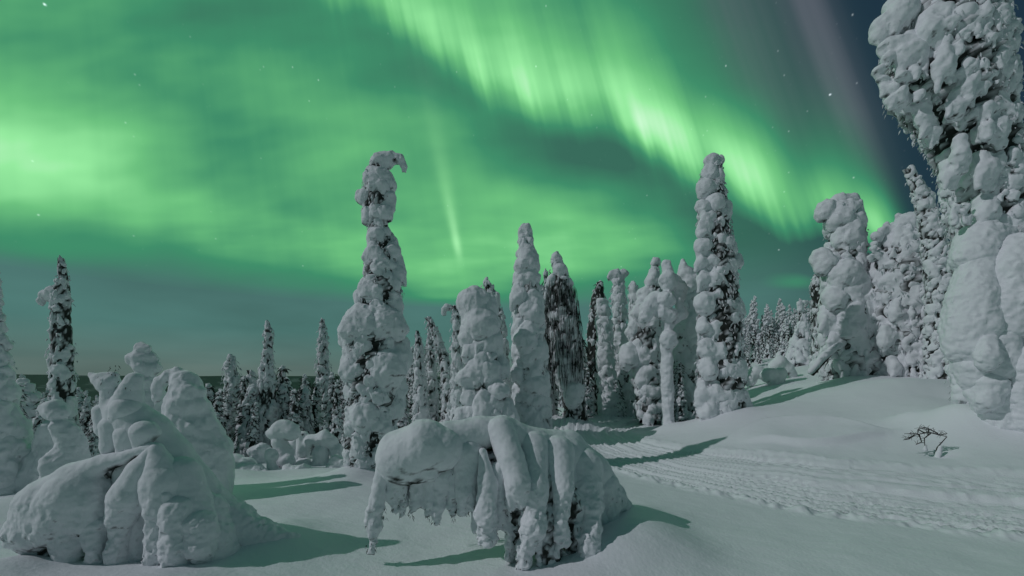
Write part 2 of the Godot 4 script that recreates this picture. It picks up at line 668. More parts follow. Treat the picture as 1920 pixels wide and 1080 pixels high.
	for l in [[[1340, 818, 8.6], [1390, 795, 8.9], [1440, 785, 9.0], [1500, 790, 8.7], [1570, 806, 8.3], [1640, 828, 7.7], [1720, 824, 7.4]], [[1380, 818, 8.4], [1440, 822, 8.1], [1500, 836, 7.7], [1560, 841, 7.5], [1620, 834, 7.5], [1680, 826, 7.5]]]:
		var pl := PackedVector2Array()
		for g in l:
			var p := P(g[0], g[1], g[2])
			pl.append(Vector2(p.x, p.z))
		lips.append(smooth_line(pl))
	# drifts and skirts of snow round the feet of trees: place, radius, height
	for b in [[672, 905, 7.1, 0.55, 0.22], [1345, 800, 10.9, 0.95, 0.30], [1252, 806, 11.4, 0.45, 0.15], [1000, 808, 11.0, 0.8, 0.12], [1180, 985, 4.5, 0.5, 0.16], [1120, 1045, 3.75, 0.4, 0.10], [1215, 1035, 3.8, 0.5, 0.20],
		[520, 1010, 4.2, 0.35, 0.10], [440, 890, 7.6, 0.5, 0.12], [560, 885, 8.3, 0.6, 0.08], [1790, 800, 7.3, 0.5, 0.28], [1700, 790, 7.9, 0.22, 0.10],
		[1762, 858, 6.5, 0.22, -0.07], [1870, 790, 7.0, 0.8, 0.2], [1600, 730, 12.5, 0.9, 0.2], [300, 1085, 2.9, 0.4, 0.05], [15, 1062, 3.1, 0.3, 0.10], [570, 1040, 3.85, 0.45, 0.07], [490, 1035, 3.75, 0.36, 0.10], [20, 970, 5.0, 0.5, 0.12], [1140, 784, 15.0, 0.8, 0.2], [1075, 790, 13.0, 0.8, 0.25], [910, 812, 10.3, 0.9, 0.2]]:
		var p := P(b[0], b[1], b[2])
		bumps.append([p.x, p.z, b[3], b[4]])


static func smooth_line(line: PackedVector2Array) -> PackedVector2Array:
	var out := PackedVector2Array()
	for i in line.size() - 1:
		var p0 := line[maxi(i - 1, 0)]
		var p3 := line[mini(i + 2, line.size() - 1)]
		for k in 4:
			out.append(line[i].cubic_interpolate(line[i + 1], p0, p3, k / 4.0))
	out.append(line[line.size() - 1])
	return out


static func tps(a: Vector3, b: Vector3) -> float:
	var d := Vector2(a.x - b.x, a.y - b.y).length_squared()
	return 0.0 if d < 1e-12 else d * log(d) * 0.5


func base_height(th: float, lr: float) -> float:
	var fx := clampf((th + 1.3) / 2.6, 0.0, 1.0) * 111.0 * 8.0 + 3.5
	var fy := clampf((lr - 0.3) / 3.6, 0.0, 1.0) * 111.0 * 8.0 + 3.5
	var x := clampi(int(fx), 0, 894)
	var y := clampi(int(fy), 0, 894)
	var tx := clampf(fx - x, 0.0, 1.0)
	var ty := clampf(fy - y, 0.0, 1.0)
	return lerpf(lerpf(height_map.get_pixel(x, y).r, height_map.get_pixel(x + 1, y).r, tx), lerpf(height_map.get_pixel(x, y + 1).r, height_map.get_pixel(x + 1, y + 1).r, tx), ty)


func trail_at(x: float, z: float) -> Vector2:   # distance along, distance across
	var best := 1e9
	var res := Vector2(0, 1e3)
	var s := 0.0
	var q := Vector2(x, z)
	for i in trail.size() - 1:
		var a := trail[i]
		var d := trail[i + 1] - a
		var l := d.length()
		var t := clampf((q - a).dot(d) / (l * l), 0.0, 1.0)
		var e := q - a - d * t
		var dd := e.length_squared()
		if dd < best:
			best = dd
			var side := signf(d.x * e.y - d.y * e.x)
			res = Vector2(s + t * l, sqrt(dd) * side)
		s += l
	return res


func far_height(th: float, r: float, base: float) -> float:
	# beyond the near slope: a valley on the left, the fell rising on the right
	var right := smoothstep(-0.05, 0.35, th)
	var t := log(r / 30.0)
	var drop := base - 60.0 * (1.0 - exp(-maxf(0.0, r - 28.0) / 420.0))
	var hills := 0.0
	var hn := nz_broad.get_noise_2d(th * 26.0 + 40.0, 3.0)
	hills += (150.0 + 24.0 * hn) * smoothstep(5500.0, 10500.0, r)
	hills += (26.0 + 22.0 * nz_broad.get_noise_2d(th * 34.0, 90.0)) * smoothstep(1800.0, 3200.0, r) * (1.0 - smoothstep(3400.0, 5200.0, r))
	hills += 5.0 * nz_broad.get_noise_2d(th * 120.0, r * 0.01) * smoothstep(300.0, 1500.0, r)
	var fell := base + 0.085 * minf(r - 28.0, 110.0) - 0.10 * maxf(0.0, r - 170.0) * (1.0 - 0.6 * smoothstep(400.0, 1500.0, r))
	fell = maxf(fell, -60.0) if r < 4000.0 else lerpf(maxf(fell, -60.0), -60.0, smoothstep(4000.0, 5000.0, r)) 
	return lerpf(drop + hills, fell + hills, right)


func ground_height(x: float, z: float) -> float:
	var r := Vector2(x, z).length()
	var th := atan2(x, -z)
	var thc := clampf(th, -1.3, 1.3)
	var h := base_height(thc, log(clampf(r, 1.3, 30.0)))
	if absf(th) > 1.3:
		h = lerpf(h, 0.0, smoothstep(1.3, 2.2, absf(th)))
	if r > 28.0:
		h = far_height(thc, r, h)
	for b in bumps:
		var d2: float = ((x - b[0]) * (x - b[0]) + (z - b[1]) * (z - b[1])) / (b[2] * b[2])
		if d2 < 6.0:
			h += b[3] * exp(-d2)
	return h


func make_ground() -> void:
	var radii := PackedFloat32Array()
	var r := 0.35
	while r < 16000.0:
		radii.append(r)
		if r < 2.0:
			r *= 1.08
		elif r < 13.0:
			r *= 1.0055
		elif r < 30.0:
			r *= 1.015
		else:
			r *= 1.06
	var angles := PackedFloat32Array()
	var t := -PI
	while t < PI - 0.001:
		angles.append(t)
		t += 0.0032 if t > -1.02 and t < 1.02 else 0.06
	var nr := radii.size()
	var na := angles.size()
	var verts := PackedVector3Array()
	var cols := PackedColorArray()
	verts.resize(nr * na)
	cols.resize(nr * na)
	var chunk := nr / 16 + 1
	var results := []
	results.resize(16)
	var job := func(c: int) -> void:
		var vs := PackedVector3Array()
		var cs := PackedColorArray()
		for ri in range(c * chunk, mini((c + 1) * chunk, nr)):
			for ti in na:
				var x := radii[ri] * sin(angles[ti])
				var z := -radii[ri] * cos(angles[ti])
				var y := ground_height(x, z)
				var col := SNOW
				if radii[ri] < 40.0:
					y += ground_detail(x, z, radii[ri])
				else:
					var woods := smoothstep(60.0, 150.0, radii[ri])
					if angles[ti] > 0.0:
						woods *= 1.0 - 0.85 * smoothstep(0.05, 0.3, angles[ti]) * (1.0 - smoothstep(400.0, 900.0, radii[ri]))
					var open := smoothstep(0.22, 0.42, nz_broad.get_noise_2d(angles[ti] * 160.0, log(radii[ri]) * 30.0))
					col = SNOW.lerp(Color(0.030, 0.040, 0.046).lerp(Color(0.12, 0.14, 0.15), open), woods)
				vs.append(Vector3(x, y, z))
				cs.append(col)
		results[c] = [vs, cs]
	var id := WorkerThreadPool.add_group_task(job, 16)
	WorkerThreadPool.wait_for_group_task_completion(id)
	verts = PackedVector3Array()
	cols = PackedColorArray()
	for q in results:
		verts.append_array(q[0])
		cols.append_array(q[1])
	var idx := PackedInt32Array()
	idx.resize((nr - 1) * na * 6 + (na - 2) * 3)
	var w := 0
	for ri in nr - 1:
		for ti in na:
			var a := ri * na + ti
			var b := ri * na + (ti + 1) % na
			idx[w] = a; idx[w + 1] = a + na; idx[w + 2] = b
			idx[w + 3] = b; idx[w + 4] = a + na; idx[w + 5] = b + na
			w += 6
	for ti in na - 2:
		idx[w] = 0; idx[w + 1] = ti + 1; idx[w + 2] = ti + 2
		w += 3
	var norms := PackedVector3Array()
	norms.resize(verts.size())
	for ri in nr:
		for ti in na:
			var a := ri * na + ti
			var e := verts[ri * na + (ti + 1) % na] - verts[ri * na + (ti - 1 + na) % na]
			var f := verts[mini(ri + 1, nr - 1) * na + ti] - verts[maxi(ri - 1, 0) * na + ti]
			norms[a] = e.cross(f).normalized() * signf(e.cross(f).y)
	# the one sheet, cut into the ground, the trail pressed into it and the hills far off
	var zone := PackedByteArray()
	zone.resize(verts.size())
	for i in verts.size():
		var v := verts[i]
		var rr := Vector2(v.x, v.z).length()
		if rr > 1200.0:
			zone[i] = 2
		elif rr < 30.0 and v.x > 0.5 and v.z < -1.0 and absf(trail_at(v.x, v.z).y) < 1.15:
			zone[i] = 1
	var labels := ["snow-covered ground with soft drifts", "packed ski and snowmobile trail curving through the snow", "dark wooded hills along the horizon"]
	for zn in 3:
		var map := {}
		var vs := PackedVector3Array()
		var ns := PackedVector3Array()
		var cs := PackedColorArray()
		var ix := PackedInt32Array()
		for f in range(0, idx.size(), 3):
			if maxi(zone[idx[f]], maxi(zone[idx[f + 1]], zone[idx[f + 2]])) != zn:
				continue
			for e in 3:
				var v := idx[f + e]
				var at: int = map.get(v, -1)
				if at < 0:
					at = vs.size()
					map[v] = at
					vs.append(verts[v])
					ns.append(norms[v])
					cs.append(cols[v])
				ix.append(at)
		var arr := []
		arr.resize(Mesh.ARRAY_MAX)
		arr[Mesh.ARRAY_VERTEX] = vs
		arr[Mesh.ARRAY_NORMAL] = ns
		arr[Mesh.ARRAY_COLOR] = cs
		arr[Mesh.ARRAY_INDEX] = ix
		var o := part(["ground", "ski_trail", "hills"][zn], to_mesh(arr), M.trail_snow if zn == 1 else M.ground_snow, self)
		o.set_meta("kind", "structure")
		o.set_meta("label", labels[zn])


func ground_detail(x: float, z: float, r: float) -> float:
	var y := 0.05 * nz.get_noise_2d(x * 0.35, z * 0.35) + 0.007 * nz.get_noise_2d(x * 1.6, z * 1.6)
	if r < 14.0:
		y += 0.0045 * nz.get_noise_2d(x * 2.2 + 0.8 * z, z * 6.5 - 2.0 * x) + 0.0016 * nz_fine.get_noise_2d(x * 2.0, z * 2.0)
	if x < -3.0 or r > 30.0:
		return y
	if x > 2.0 and z < -5.5 and z > -13.0:
		y += lip(lips[0], x, z, 0.15) + lip(lips[1], x, z, -0.11)
	var c := trail_at(x, z)
	var a := absf(c.y)
	if a > 2.4:
		return y
	var half := 1.15
	var across := c.y + 0.10 * nz.get_noise_2d(c.x * 0.5, 7.0)
	var inside := 1.0 - smoothstep(half - 0.12, half + 0.12, absf(across))
	y -= 0.07 * inside
	var chunk := 0.5 + 1.1 * nz.get_noise_2d(c.x * 2.2, across * 3.0)
	var berm := exp(-pow((absf(across) - half - 0.12) / 0.13, 2.0))
	y += (0.055 if across < 0.0 else 0.025) * berm * maxf(chunk, 0.1)
	y += (0.05 if across < 0.0 else 0.02) * berm * nz_fine.get_noise_2d(x * 0.55, z * 0.55)
	if inside > 0.0:
		var drift := across + 0.06 * nz.get_noise_2d(c.x * 0.3, 30.0)
		var g := 1.0 - 2.0 * absf(nz.get_noise_2d(drift * 3.4, c.x * 0.045 + 50.0))
		var g2 := nz.get_noise_2d(drift * 14.0, c.x * 0.10 + 80.0)
		y += inside * (0.075 * (g - 0.5) + 0.028 * g2)
		var rough := smoothstep(-0.15, 0.25, nz.get_noise_2d(c.x * 0.22, drift * 1.1 + 20.0) - 0.35 * drift)
		y += inside * rough * (0.008 * nz_fine.get_noise_2d(x, z) + 0.021 * nz_fine.get_noise_2d(x * 2.4, z * 2.4))
	return y


# a wind lip: a crest that falls away steeply on one side and gently on the other
func lip(line: PackedVector2Array, x: float, z: float, h: float) -> float:
	var q := Vector2(x, z)
	var best := 1e9
	var side := 1.0
	var along := 0.0
	for i in line.size() - 1:
		var a := line[i]
		var d := line[i + 1] - a
		var t := clampf((q - a).dot(d) / d.length_squared(), 0.0, 1.0)
		var e := q - a - d * t
		if e.length_squared() < best:
			best = e.length_squared()
			side = signf(d.x * e.y - d.y * e.x)
			along = (i + t) / (line.size() - 1)
	var dist := sqrt(best)
	var ends := smoothstep(0.0, 0.22, along) * (1.0 - smoothstep(0.75, 1.0, along))
	if side * signf(h) > 0.0:
		return absf(h) * ends * exp(-dist / 0.55)
	return absf(h) * ends * exp(-pow(dist / 0.09, 2.0))


# ---------------------------------------------------------------- the library of snow clumps
const PILLOW := 0
const PAW := 1
const BELL := 2
const CHUNK := 3
const TASSEL := 4
const BOULDER := 5


func clump_prims(kind: int, r: RandomNumberGenerator) -> Array:
	var p := []
	match kind:
		PILLOW:
			p.append([Vector3(-0.18, 0.05, 0), Vector3(0.18, 0.08, 0.02), 0.28, 0.27, 0.15])
			for i in 5:
				var a := r.randf() * TAU
				var q := Vector3(cos(a) * 0.28, r.randf_range(-0.26, 0.12), sin(a) * 0.25)
				p.append([q, q + Vector3(r.randf_range(-0.05, 0.05), -0.08, 0), r.randf_range(0.14, 0.22), r.randf_range(0.10, 0.18), 0.09])
		PAW:
			p.append([Vector3(0, 0.32, -0.25), Vector3(0, 0.10, 0.05), 0.16, 0.26, 0.12])
			var n := r.randi_range(3, 4)
			for i in n:
				var x := (i - (n - 1) * 0.5) * 0.62 / n + r.randf_range(-0.04, 0.04)
				var top := Vector3(x * 0.7, 0.08, 0.12)
				var low := Vector3(x * 1.15, r.randf_range(-0.42, -0.22), 0.22 + r.randf_range(-0.06, 0.08))
				p.append([top, low, r.randf_range(0.17, 0.22), r.randf_range(0.09, 0.14), 0.06])
		BELL:
			p.append([Vector3(0, 0.12, 0), Vector3(0, -0.05, 0), 0.32, 0.38, 0.1])
			for i in 8:
				var a := i * TAU / 8.0 + r.randf_range(-0.3, 0.3)
				var q := Vector3(cos(a) * 0.34, -0.12, sin(a) * 0.34)
				p.append([q, q + Vector3(cos(a) * 0.05, r.randf_range(-0.3, -0.1), sin(a) * 0.05), 0.15, r.randf_range(0.06, 0.11), 0.07])
		CHUNK:
			for i in 22:
				var q := Vector3(r.randf_range(-1, 1), r.randf_range(-1, 1), r.randf_range(-1, 1))
				q = q.normalized() * 0.36 * pow(r.randf(), 0.4)
				p.append([q, q + Vector3(r.randf_range(-0.05, 0.05), r.randf_range(-0.16, -0.04), r.randf_range(-0.05, 0.05)), r.randf_range(0.09, 0.15), r.randf_range(0.05, 0.10), 0.025])
		TASSEL:
			p.append([Vector3(0, 0.34, 0), Vector3(r.randf_range(-0.05, 0.05), 0.0, 0.04), 0.13, 0.17, 0.06])
			for i in 4:
				var q := Vector3(r.randf_range(-0.14, 0.14), r.randf_range(-0.1, 0.22), r.randf_range(-0.12, 0.12))
				p.append([q, q + Vector3(r.randf_range(-0.05, 0.05), r.randf_range(-0.4, -0.18), r.randf_range(-0.03, 0.06)), r.randf_range(0.10, 0.15), r.randf_range(0.05, 0.09), 0.05])
		BOULDER:
			p.append([Vector3(-0.06, 0.1, 0), Vector3(0.05, -0.14, 0.02), 0.36, 0.34, 0.2])
			for i in 3:
				var a := r.randf() * TAU
				p.append([Vector3(cos(a) * 0.2, -0.1, sin(a) * 0.2), Vector3(cos(a) * 0.24, -0.3, sin(a) * 0.24), 0.24, 0.15, 0.16])
	return p


func make_clump_library() -> void:
	var r := RandomNumberGenerator.new()
	r.seed = 4
	var jobs := []
	for kind in 6:
		for v in 3:
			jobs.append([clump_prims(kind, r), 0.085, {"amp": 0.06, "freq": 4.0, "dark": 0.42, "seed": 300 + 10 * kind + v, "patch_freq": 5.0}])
	var made := run_jobs(jobs)
	var at := 0
	for kind in 6:
		small_clumps.append(made.slice(at, at + 3))
		at += 3


# ---------------------------------------------------------------- trees
func profile_at(prof: Array, y: float) -> Vector3:   # row -> centre column, half width, (unused)
	if y <= prof[0][0]:
		return Vector3(prof[0][1], prof[0][2], 0)
	for i in range(1, prof.size()):
		if y <= prof[i][0]:
			var t: float = (y - prof[i - 1][0]) / (prof[i][0] - prof[i - 1][0])
			return Vector3(lerpf(prof[i - 1][1], prof[i][1], t), lerpf(prof[i - 1][2], prof[i][2], t), 0)
	var l: Array = prof[prof.size() - 1]
	return Vector3(l[1], l[2], 0)


func core_mesh(prof: Array, d: float, origin: Vector3, ratio: float, frost: float, shag: float, spikes: int, reach: float) -> ArrayMesh:
	# the needle-dark inside of a tree: an uneven ragged body bristling with short drooping twigs
	var k := d / FOCAL
	var top: float = prof[0][0]
	var bot: float = prof[prof.size() - 1][0]
	var st := SurfaceTool.new()
	st.begin(Mesh.PRIMITIVE_TRIANGLES)
	var rows := clampi(int((bot - top) / 4.0), 12, 220)
	var cols := 40
	for j in rows + 1:
		var y := lerpf(top + 2.0, bot, float(j) / rows)
		var q := profile_at(prof, y)
		var c := P(q.x, y, d) - origin
		for i in cols + 1:
			var a := (i % cols) * TAU / cols
			var w := origin + c + Vector3(sin(a), 0, cos(a)) * q.y * k
			var n := nz.get_noise_3d(w.x * 2.2 / k * 0.012, w.y * 2.2 / k * 0.012, w.z * 2.2 / k * 0.012)
			var n2 := nz_fine.get_noise_3d(w.x * 0.01 / k, w.y * 0.01 / k, w.z * 0.01 / k)
			var rad := q.y * k * ratio * (1.0 + 0.25 * n + shag * 0.5 * n2)
			var fr := smoothstep(-0.05, 0.25, frost - 0.25 + 0.9 * n2 + 0.4 * n)
			st.set_color(DARK.lerp(SNOW, fr * 0.85))
			st.add_vertex(c + Vector3(sin(a) * rad, 0, cos(a) * rad))
	for j in rows:
		for i in cols:
			var a := j * (cols + 1) + i
			st.add_index(a); st.add_index(a + 1); st.add_index(a + cols + 1)
			st.add_index(a + 1); st.add_index(a + cols + 2); st.add_index(a + cols + 1)
	st.generate_normals()
	var body := st.commit()
	var t := SurfaceTool.new()
	t.begin(Mesh.PRIMITIVE_TRIANGLES)
	t.append_from(body, 0, Transform3D())
	for i in spikes:
		var y := lerpf(top + 4.0, bot - 6.0, rng.randf())
		var q := profile_at(prof, y)
		var a := rng.randf() * TAU
		var out := Vector3(sin(a), 0, cos(a))
		var side := Vector3(out.z, 0, -out.x)
		var root := P(q.x, y, d) - origin + out * q.y * k * ratio * rng.randf_range(0.8, 1.05) * reach
		var l := k * rng.randf_range(7.0, 20.0) * (0.55 + 0.45 * minf(1.0, q.y / 30.0))
		var dir := (out * rng.randf_range(0.3, 1.0) + Vector3.DOWN * rng.randf_range(0.1, 1.3) + side * rng.randf_range(-0.5, 0.5)).normalized()
		twig(t, root, dir, l, k * rng.randf_range(0.8, 1.8), DARK if rng.randf() < 0.7 else SNOW * 0.7)
	return t.commit()


func twig(st: SurfaceTool, root: Vector3, dir: Vector3, l: float, w: float, col: Color) -> void:
	# a needled twig: a tapered three-sided spindle
	var u := dir.cross(Vector3(0.31, 0.9, 0.2)).normalized()
	var v := dir.cross(u)
	var mid := root + dir * l * 0.4
	var tip := root + dir * l + Vector3.DOWN * l * 0.12
	var ring := [mid + u * w, mid + (v * 0.87 - u * 0.5) * w, mid - (v * 0.87 + u * 0.5) * w]
	for i in 3:
		var a: Vector3 = ring[i]
		var b: Vector3 = ring[(i + 1) % 3]
		for tri in [[root, b, a], [a, b, tip]]:
			var n: Vector3 = (tri[2] - tri[0]).cross(tri[1] - tri[0]).normalized()
			for p: Vector3 in tri:
				st.set_normal(n)
				st.set_color(col)
				st.add_vertex(p)


func tube(st: SurfaceTool, pts: Array, radii: Array, col: Color, sides := 7) -> void:
	var prev := []
	for i in pts.size():
		var dir: Vector3 = (pts[mini(i + 1, pts.size() - 1)] - pts[maxi(i - 1, 0)]).normalized()
		var u := dir.cross(Vector3(0.3, 0.1, 0.95)).normalized()
		var v := dir.cross(u)
		var ring := []
		for s in sides:
			var a := s * TAU / sides
			ring.append([pts[i] + (u * cos(a) + v * sin(a)) * radii[i], u * cos(a) + v * sin(a)])
		if i > 0:
			for s in sides:
				var s2 := (s + 1) % sides
				for c in [prev[s], ring[s], prev[s2], prev[s2], ring[s], ring[s2]]:
					st.set_normal(c[1])
					st.set_color(col)
					st.add_vertex(c[0])
		prev = ring


func trunk_mesh(prof: Array, d: float, origin: Vector3, thick: float) -> ArrayMesh:
	var st := SurfaceTool.new()
	st.begin(Mesh.PRIMITIVE_TRIANGLES)
	var pts := []
	var rad := []
	var top: float = prof[0][0]
	var bot: float = prof[prof.size() - 1][0] + 12.0
	for i in 9:
		var y := lerpf(bot, top + (bot - top) * 0.06, i / 8.0)
		pts.append(P(profile_at(prof, y).x, y, d) - origin)
		rad.append(d / FOCAL * lerpf(thick, thick * 0.15, i / 8.0))
	tube(st, pts, rad, Color(0.05, 0.043, 0.036))
	return st.commit()


func pick(kinds: Array) -> int:
	return kinds[rng.randi() % kinds.size()]


# The snow on one branch: drooping bodies hung round the point c, facing out, of size w by h
func branch_snow(kind: int, c: Vector3, out: Vector3, w: float, h: float, soft: float) -> Array:
	var side := Vector3(out.z, 0, -out.x)
	var up := Vector3.UP
	var p := []
	var m := minf(w, h)
	match kind:
		PILLOW:
			var half := side * maxf(0.0, w - m) * 0.45 + up * maxf(0.0, h - m) * 0.42
			p.append([c - half + up * 0.06 * h, c + half + up * 0.04 * h, m * 0.42, m * 0.44, soft])
			for i in 3:
				var q := c + side * w * rng.randf_range(-0.36, 0.36) - up * h * rng.randf_range(0.05, 0.30) + out * m * rng.randf_range(0.0, 0.15)
				p.append([q, q - up * h * rng.randf_range(0.06, 0.18), m * rng.randf_range(0.18, 0.28), m * rng.randf_range(0.10, 0.18), soft * 0.8])
		BOULDER, BELL:
			var half := side * maxf(0.0, w - m) * 0.42 + up * maxf(0.0, h - m) * 0.44
			var tip := side * m * rng.randf_range(-0.08, 0.08)
			p.append([c + half + tip - out * m * 0.1, c - half - tip, m * 0.38, m * 0.45, soft])
			p.append([c + half * 0.5 + side * m * rng.randf_range(-0.2, 0.2) - out * m * 0.12, c - half * 0.6 + side * m * rng.randf_range(-0.16, 0.16), m * 0.33, m * 0.38, soft])
			for i in 3:
				var q := c - up * h * rng.randf_range(0.16, 0.36) + side * w * rng.randf_range(-0.3, 0.3) + out * m * rng.randf_range(-0.08, 0.14)
				p.append([q, q - up * h * rng.randf_range(0.06, 0.16), m * rng.randf_range(0.17, 0.26), m * rng.randf_range(0.10, 0.16), soft * 0.7])
		PAW:
			p.append([c + up * h * 0.32 - out * m * 0.18, c + up * h * 0.02, w * 0.24, w * 0.36, soft])
			var n := rng.randi_range(2, 4)
			for i in n:
				var x := ((i + 0.5) / n - 0.5) * w * 0.8 + rng.randf_range(-0.05, 0.05) * w
				var q := c + side * x * 0.7 + out * w * 0.05
				p.append([q, c + side * x * 1.1 - up * h * rng.randf_range(0.28, 0.46) + out * w * rng.randf_range(-0.05, 0.1), w * rng.randf_range(0.17, 0.22), w * rng.randf_range(0.06, 0.11), soft * 0.7])
		CHUNK:
			for i in 7:
				var q := c + side * w * rng.randf_range(-0.36, 0.36) + up * h * rng.randf_range(-0.34, 0.36) + out * m * rng.randf_range(-0.1, 0.22)
				p.append([q, q - up * h * rng.randf_range(0.05, 0.2) + side * w * rng.randf_range(-0.08, 0.08), m * rng.randf_range(0.13, 0.22), m * rng.randf_range(0.07, 0.14), soft * 0.5])
		TASSEL:
			p.append([c + up * h * 0.38, c, w * 0.22, w * 0.30, soft * 0.7])
			for i in 3:
				var q := c + side * w * rng.randf_range(-0.3, 0.3) + up * h * rng.randf_range(-0.1, 0.2)
				p.append([q, q + side * w * rng.randf_range(-0.1, 0.1) - up * h * rng.randf_range(0.2, 0.42), w * rng.randf_range(0.16, 0.24), w * rng.randf_range(0.06, 0.10), soft * 0.5])
	return p


var snow_jobs := []        # [root, prims, cell, look], meshed together at the end


# A snow-laden tree from its outline. o: size (branch load), kinds, gap (share of bare places), core, frost, lumps (large loads, each [x, y, w, h, kind, forward])
func snow_tree(called: String, label: String, d: float, prof: Array, o: Dictionary) -> Node3D:
	var last: Array = prof[prof.size() - 1]
	var at := P(last[1], last[0], d)
	var root := thing(called, label, "tree", at)
	var k := d / FOCAL
	var size: float = o.get("size", 34.0)
	var kinds: Array = o.get("kinds", [PILLOW, PAW, PAW, PILLOW])
	var gap: float = o.get("gap", 0.08)
	var ratio: float = o.get("core", 0.66)
	part("needle_foliage", core_mesh(prof, d, at, ratio, o.get("frost", 0.25), o.get("shag", 0.4), o.get("spikes", 500), o.get("reach", 1.0)), M.needles, root)
	part("trunk", trunk_mesh(prof, d, at, o.get("trunk", 9.0)), M.bark, root)
	part("rime_twigs", rime_mesh(prof, d, at, int(o.get("spikes", 500) * o.get("rime", 0.35))), M.tree_snow, root).set_meta("kind", "stuff")
	var top: float = prof[0][0]
	var bot: float = last[0]
	var units := []
	var y := bot - size * 0.1
	var turn := rng.randf() * TAU
	while y > top + size * 0.2:
		var q := profile_at(prof, y)
		var s := size * clampf(q.y / (size * 0.95), 0.45, 1.0)
		turn += 2.399963
		y -= 0.52 * s * s / (TAU * maxf(q.y - 0.25 * s, s * 0.35))
		if cos(turn) < -0.5 and rng.randf() < 0.5:
			continue
		var f := rng.randf_range(0.62, 1.0) if rng.randf() < 0.6 else rng.randf_range(1.0, 1.5)
		var out := Vector3(sin(turn), 0, cos(turn))
		var c := P(q.x, y + rng.randf_range(-0.3, 0.3) * s, d) - at
		var bare := nz.get_noise_3d((c.x + at.x) * 0.9 / (size * k), c.y * 0.45 / (size * k), (c.z + at.z) * 0.9 / (size * k))
		if rng.randf() < gap * (1.0 + 3.5 * bare):
			continue
		c += out * maxf(0.0, q.y - s * 0.40 * f) * k * rng.randf_range(0.9, 1.05)
		var kind := pick(kinds)
		var tall: float = [1.25, 1.6, 1.0, 1.45, 2.2, 1.4][kind] * rng.randf_range(0.85, 1.2)
		units.append([c, branch_snow(kind, c, out.rotated(Vector3.UP, rng.randf_range(-0.5, 0.5)), s * f * k, s * f * k * tall, s * k * 0.3)])
	for l in o.get("lumps", []):
		units.append(lump(at, d, l))
	join(root, units, size * k, k)
	return root


# branch loads that touch freeze together: neighbours become one body of snow
func join(root: Node3D, units: Array, s: float, k: float) -> void:
	var n := maxi(1, int(ceil(units.size() / 5.0)))
	var seeds := []
	var bodies := []
	for i in n:
		seeds.append(units[rng.randi() % units.size()][0])
		bodies.append([])
	for u in units:
		var best := 0
		var bd := 1e9
		for i in n:
			var e: Vector3 = (u[0] - seeds[i]) * Vector3(1.0, 0.62, 1.0)
			if e.length_squared() < bd:
				bd = e.length_squared()
				best = i
		bodies[best].append_array(u[1])
	var cell := maxf(3.0 * k, 0.02)
	for b in bodies:
		if b.is_empty():
			continue
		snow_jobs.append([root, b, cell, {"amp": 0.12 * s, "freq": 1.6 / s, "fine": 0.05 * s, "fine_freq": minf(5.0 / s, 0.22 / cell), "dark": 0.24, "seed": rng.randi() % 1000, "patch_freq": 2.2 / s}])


func finish_snow() -> void:
	var jobs := []
	for q in snow_jobs:
		jobs.append([q[1], q[2], q[3]])
	var made := run_jobs(jobs)
	for i in made.size():
		if made[i].get_surface_count() == 0:
			continue
		part("snow_load", made[i], M.tree_snow, snow_jobs[i][0])


func lump(at: Vector3, d: float, l: Array) -> Array:
	# [x, y, width, height, kind, forward of the axis]
	var near: float = d - 0.66 * l[5] * d / FOCAL
	var k := near / FOCAL
	var c := P(l[0], l[1], near) - at
	return [c, branch_snow(l[4], c, Vector3(0, 0, 1).rotated(Vector3.UP, rng.randf_range(-0.3, 0.3)), l[2] * k, l[3] * k, minf(l[2], l[3]) * k * 0.26)]


# fine white rime-covered twig ends standing out of the snow
func rime_mesh(prof: Array, d: float, origin: Vector3, n: int) -> ArrayMesh:
	var k := d / FOCAL
	var st := SurfaceTool.new()
	st.begin(Mesh.PRIMITIVE_TRIANGLES)
	for i in n:
		var y: float = lerpf(prof[0][0] + 4.0, prof[prof.size() - 1][0] - 4.0, rng.randf())
		var q := profile_at(prof, y)
		var a := rng.randf() * TAU
		var out := Vector3(sin(a), 0, cos(a))
		var side := Vector3(out.z, 0, -out.x)
		var root := P(q.x, y, d) - origin + out * q.y * k * rng.randf_range(0.82, 1.04)
		var dir := (out * rng.randf_range(0.1, 0.55) + Vector3.DOWN * rng.randf_range(0.3, 1.3) + side * rng.randf_range(-0.6, 0.6)).normalized()
		twig(st, root, dir, k * rng.randf_range(4.0, 10.0), k * rng.randf_range(0.8, 1.7), SNOW * rng.randf_range(0.75, 1.0))
	return st.commit()


# blobs: [x, y, r, forward] in bearings at distance d, to be joined smoothly
func chain(list: Array, d: float, at: Vector3, soft: float) -> Array:
	var out := []
	var k := d / FOCAL
	for seg in list:
		for i in range(maxi(1, seg.size() - 1)):
			var a: Array = seg[i]
			var b: Array = seg[mini(i + 1, seg.size() - 1)]
			var da: float = d - a[3] * k
			var db: float = d - b[3] * k
			out.append([P(a[0], a[1], da) - at, P(b[0], b[1], db) - at, a[2] * da / FOCAL, b[2] * db / FOCAL, soft * k])
	return out


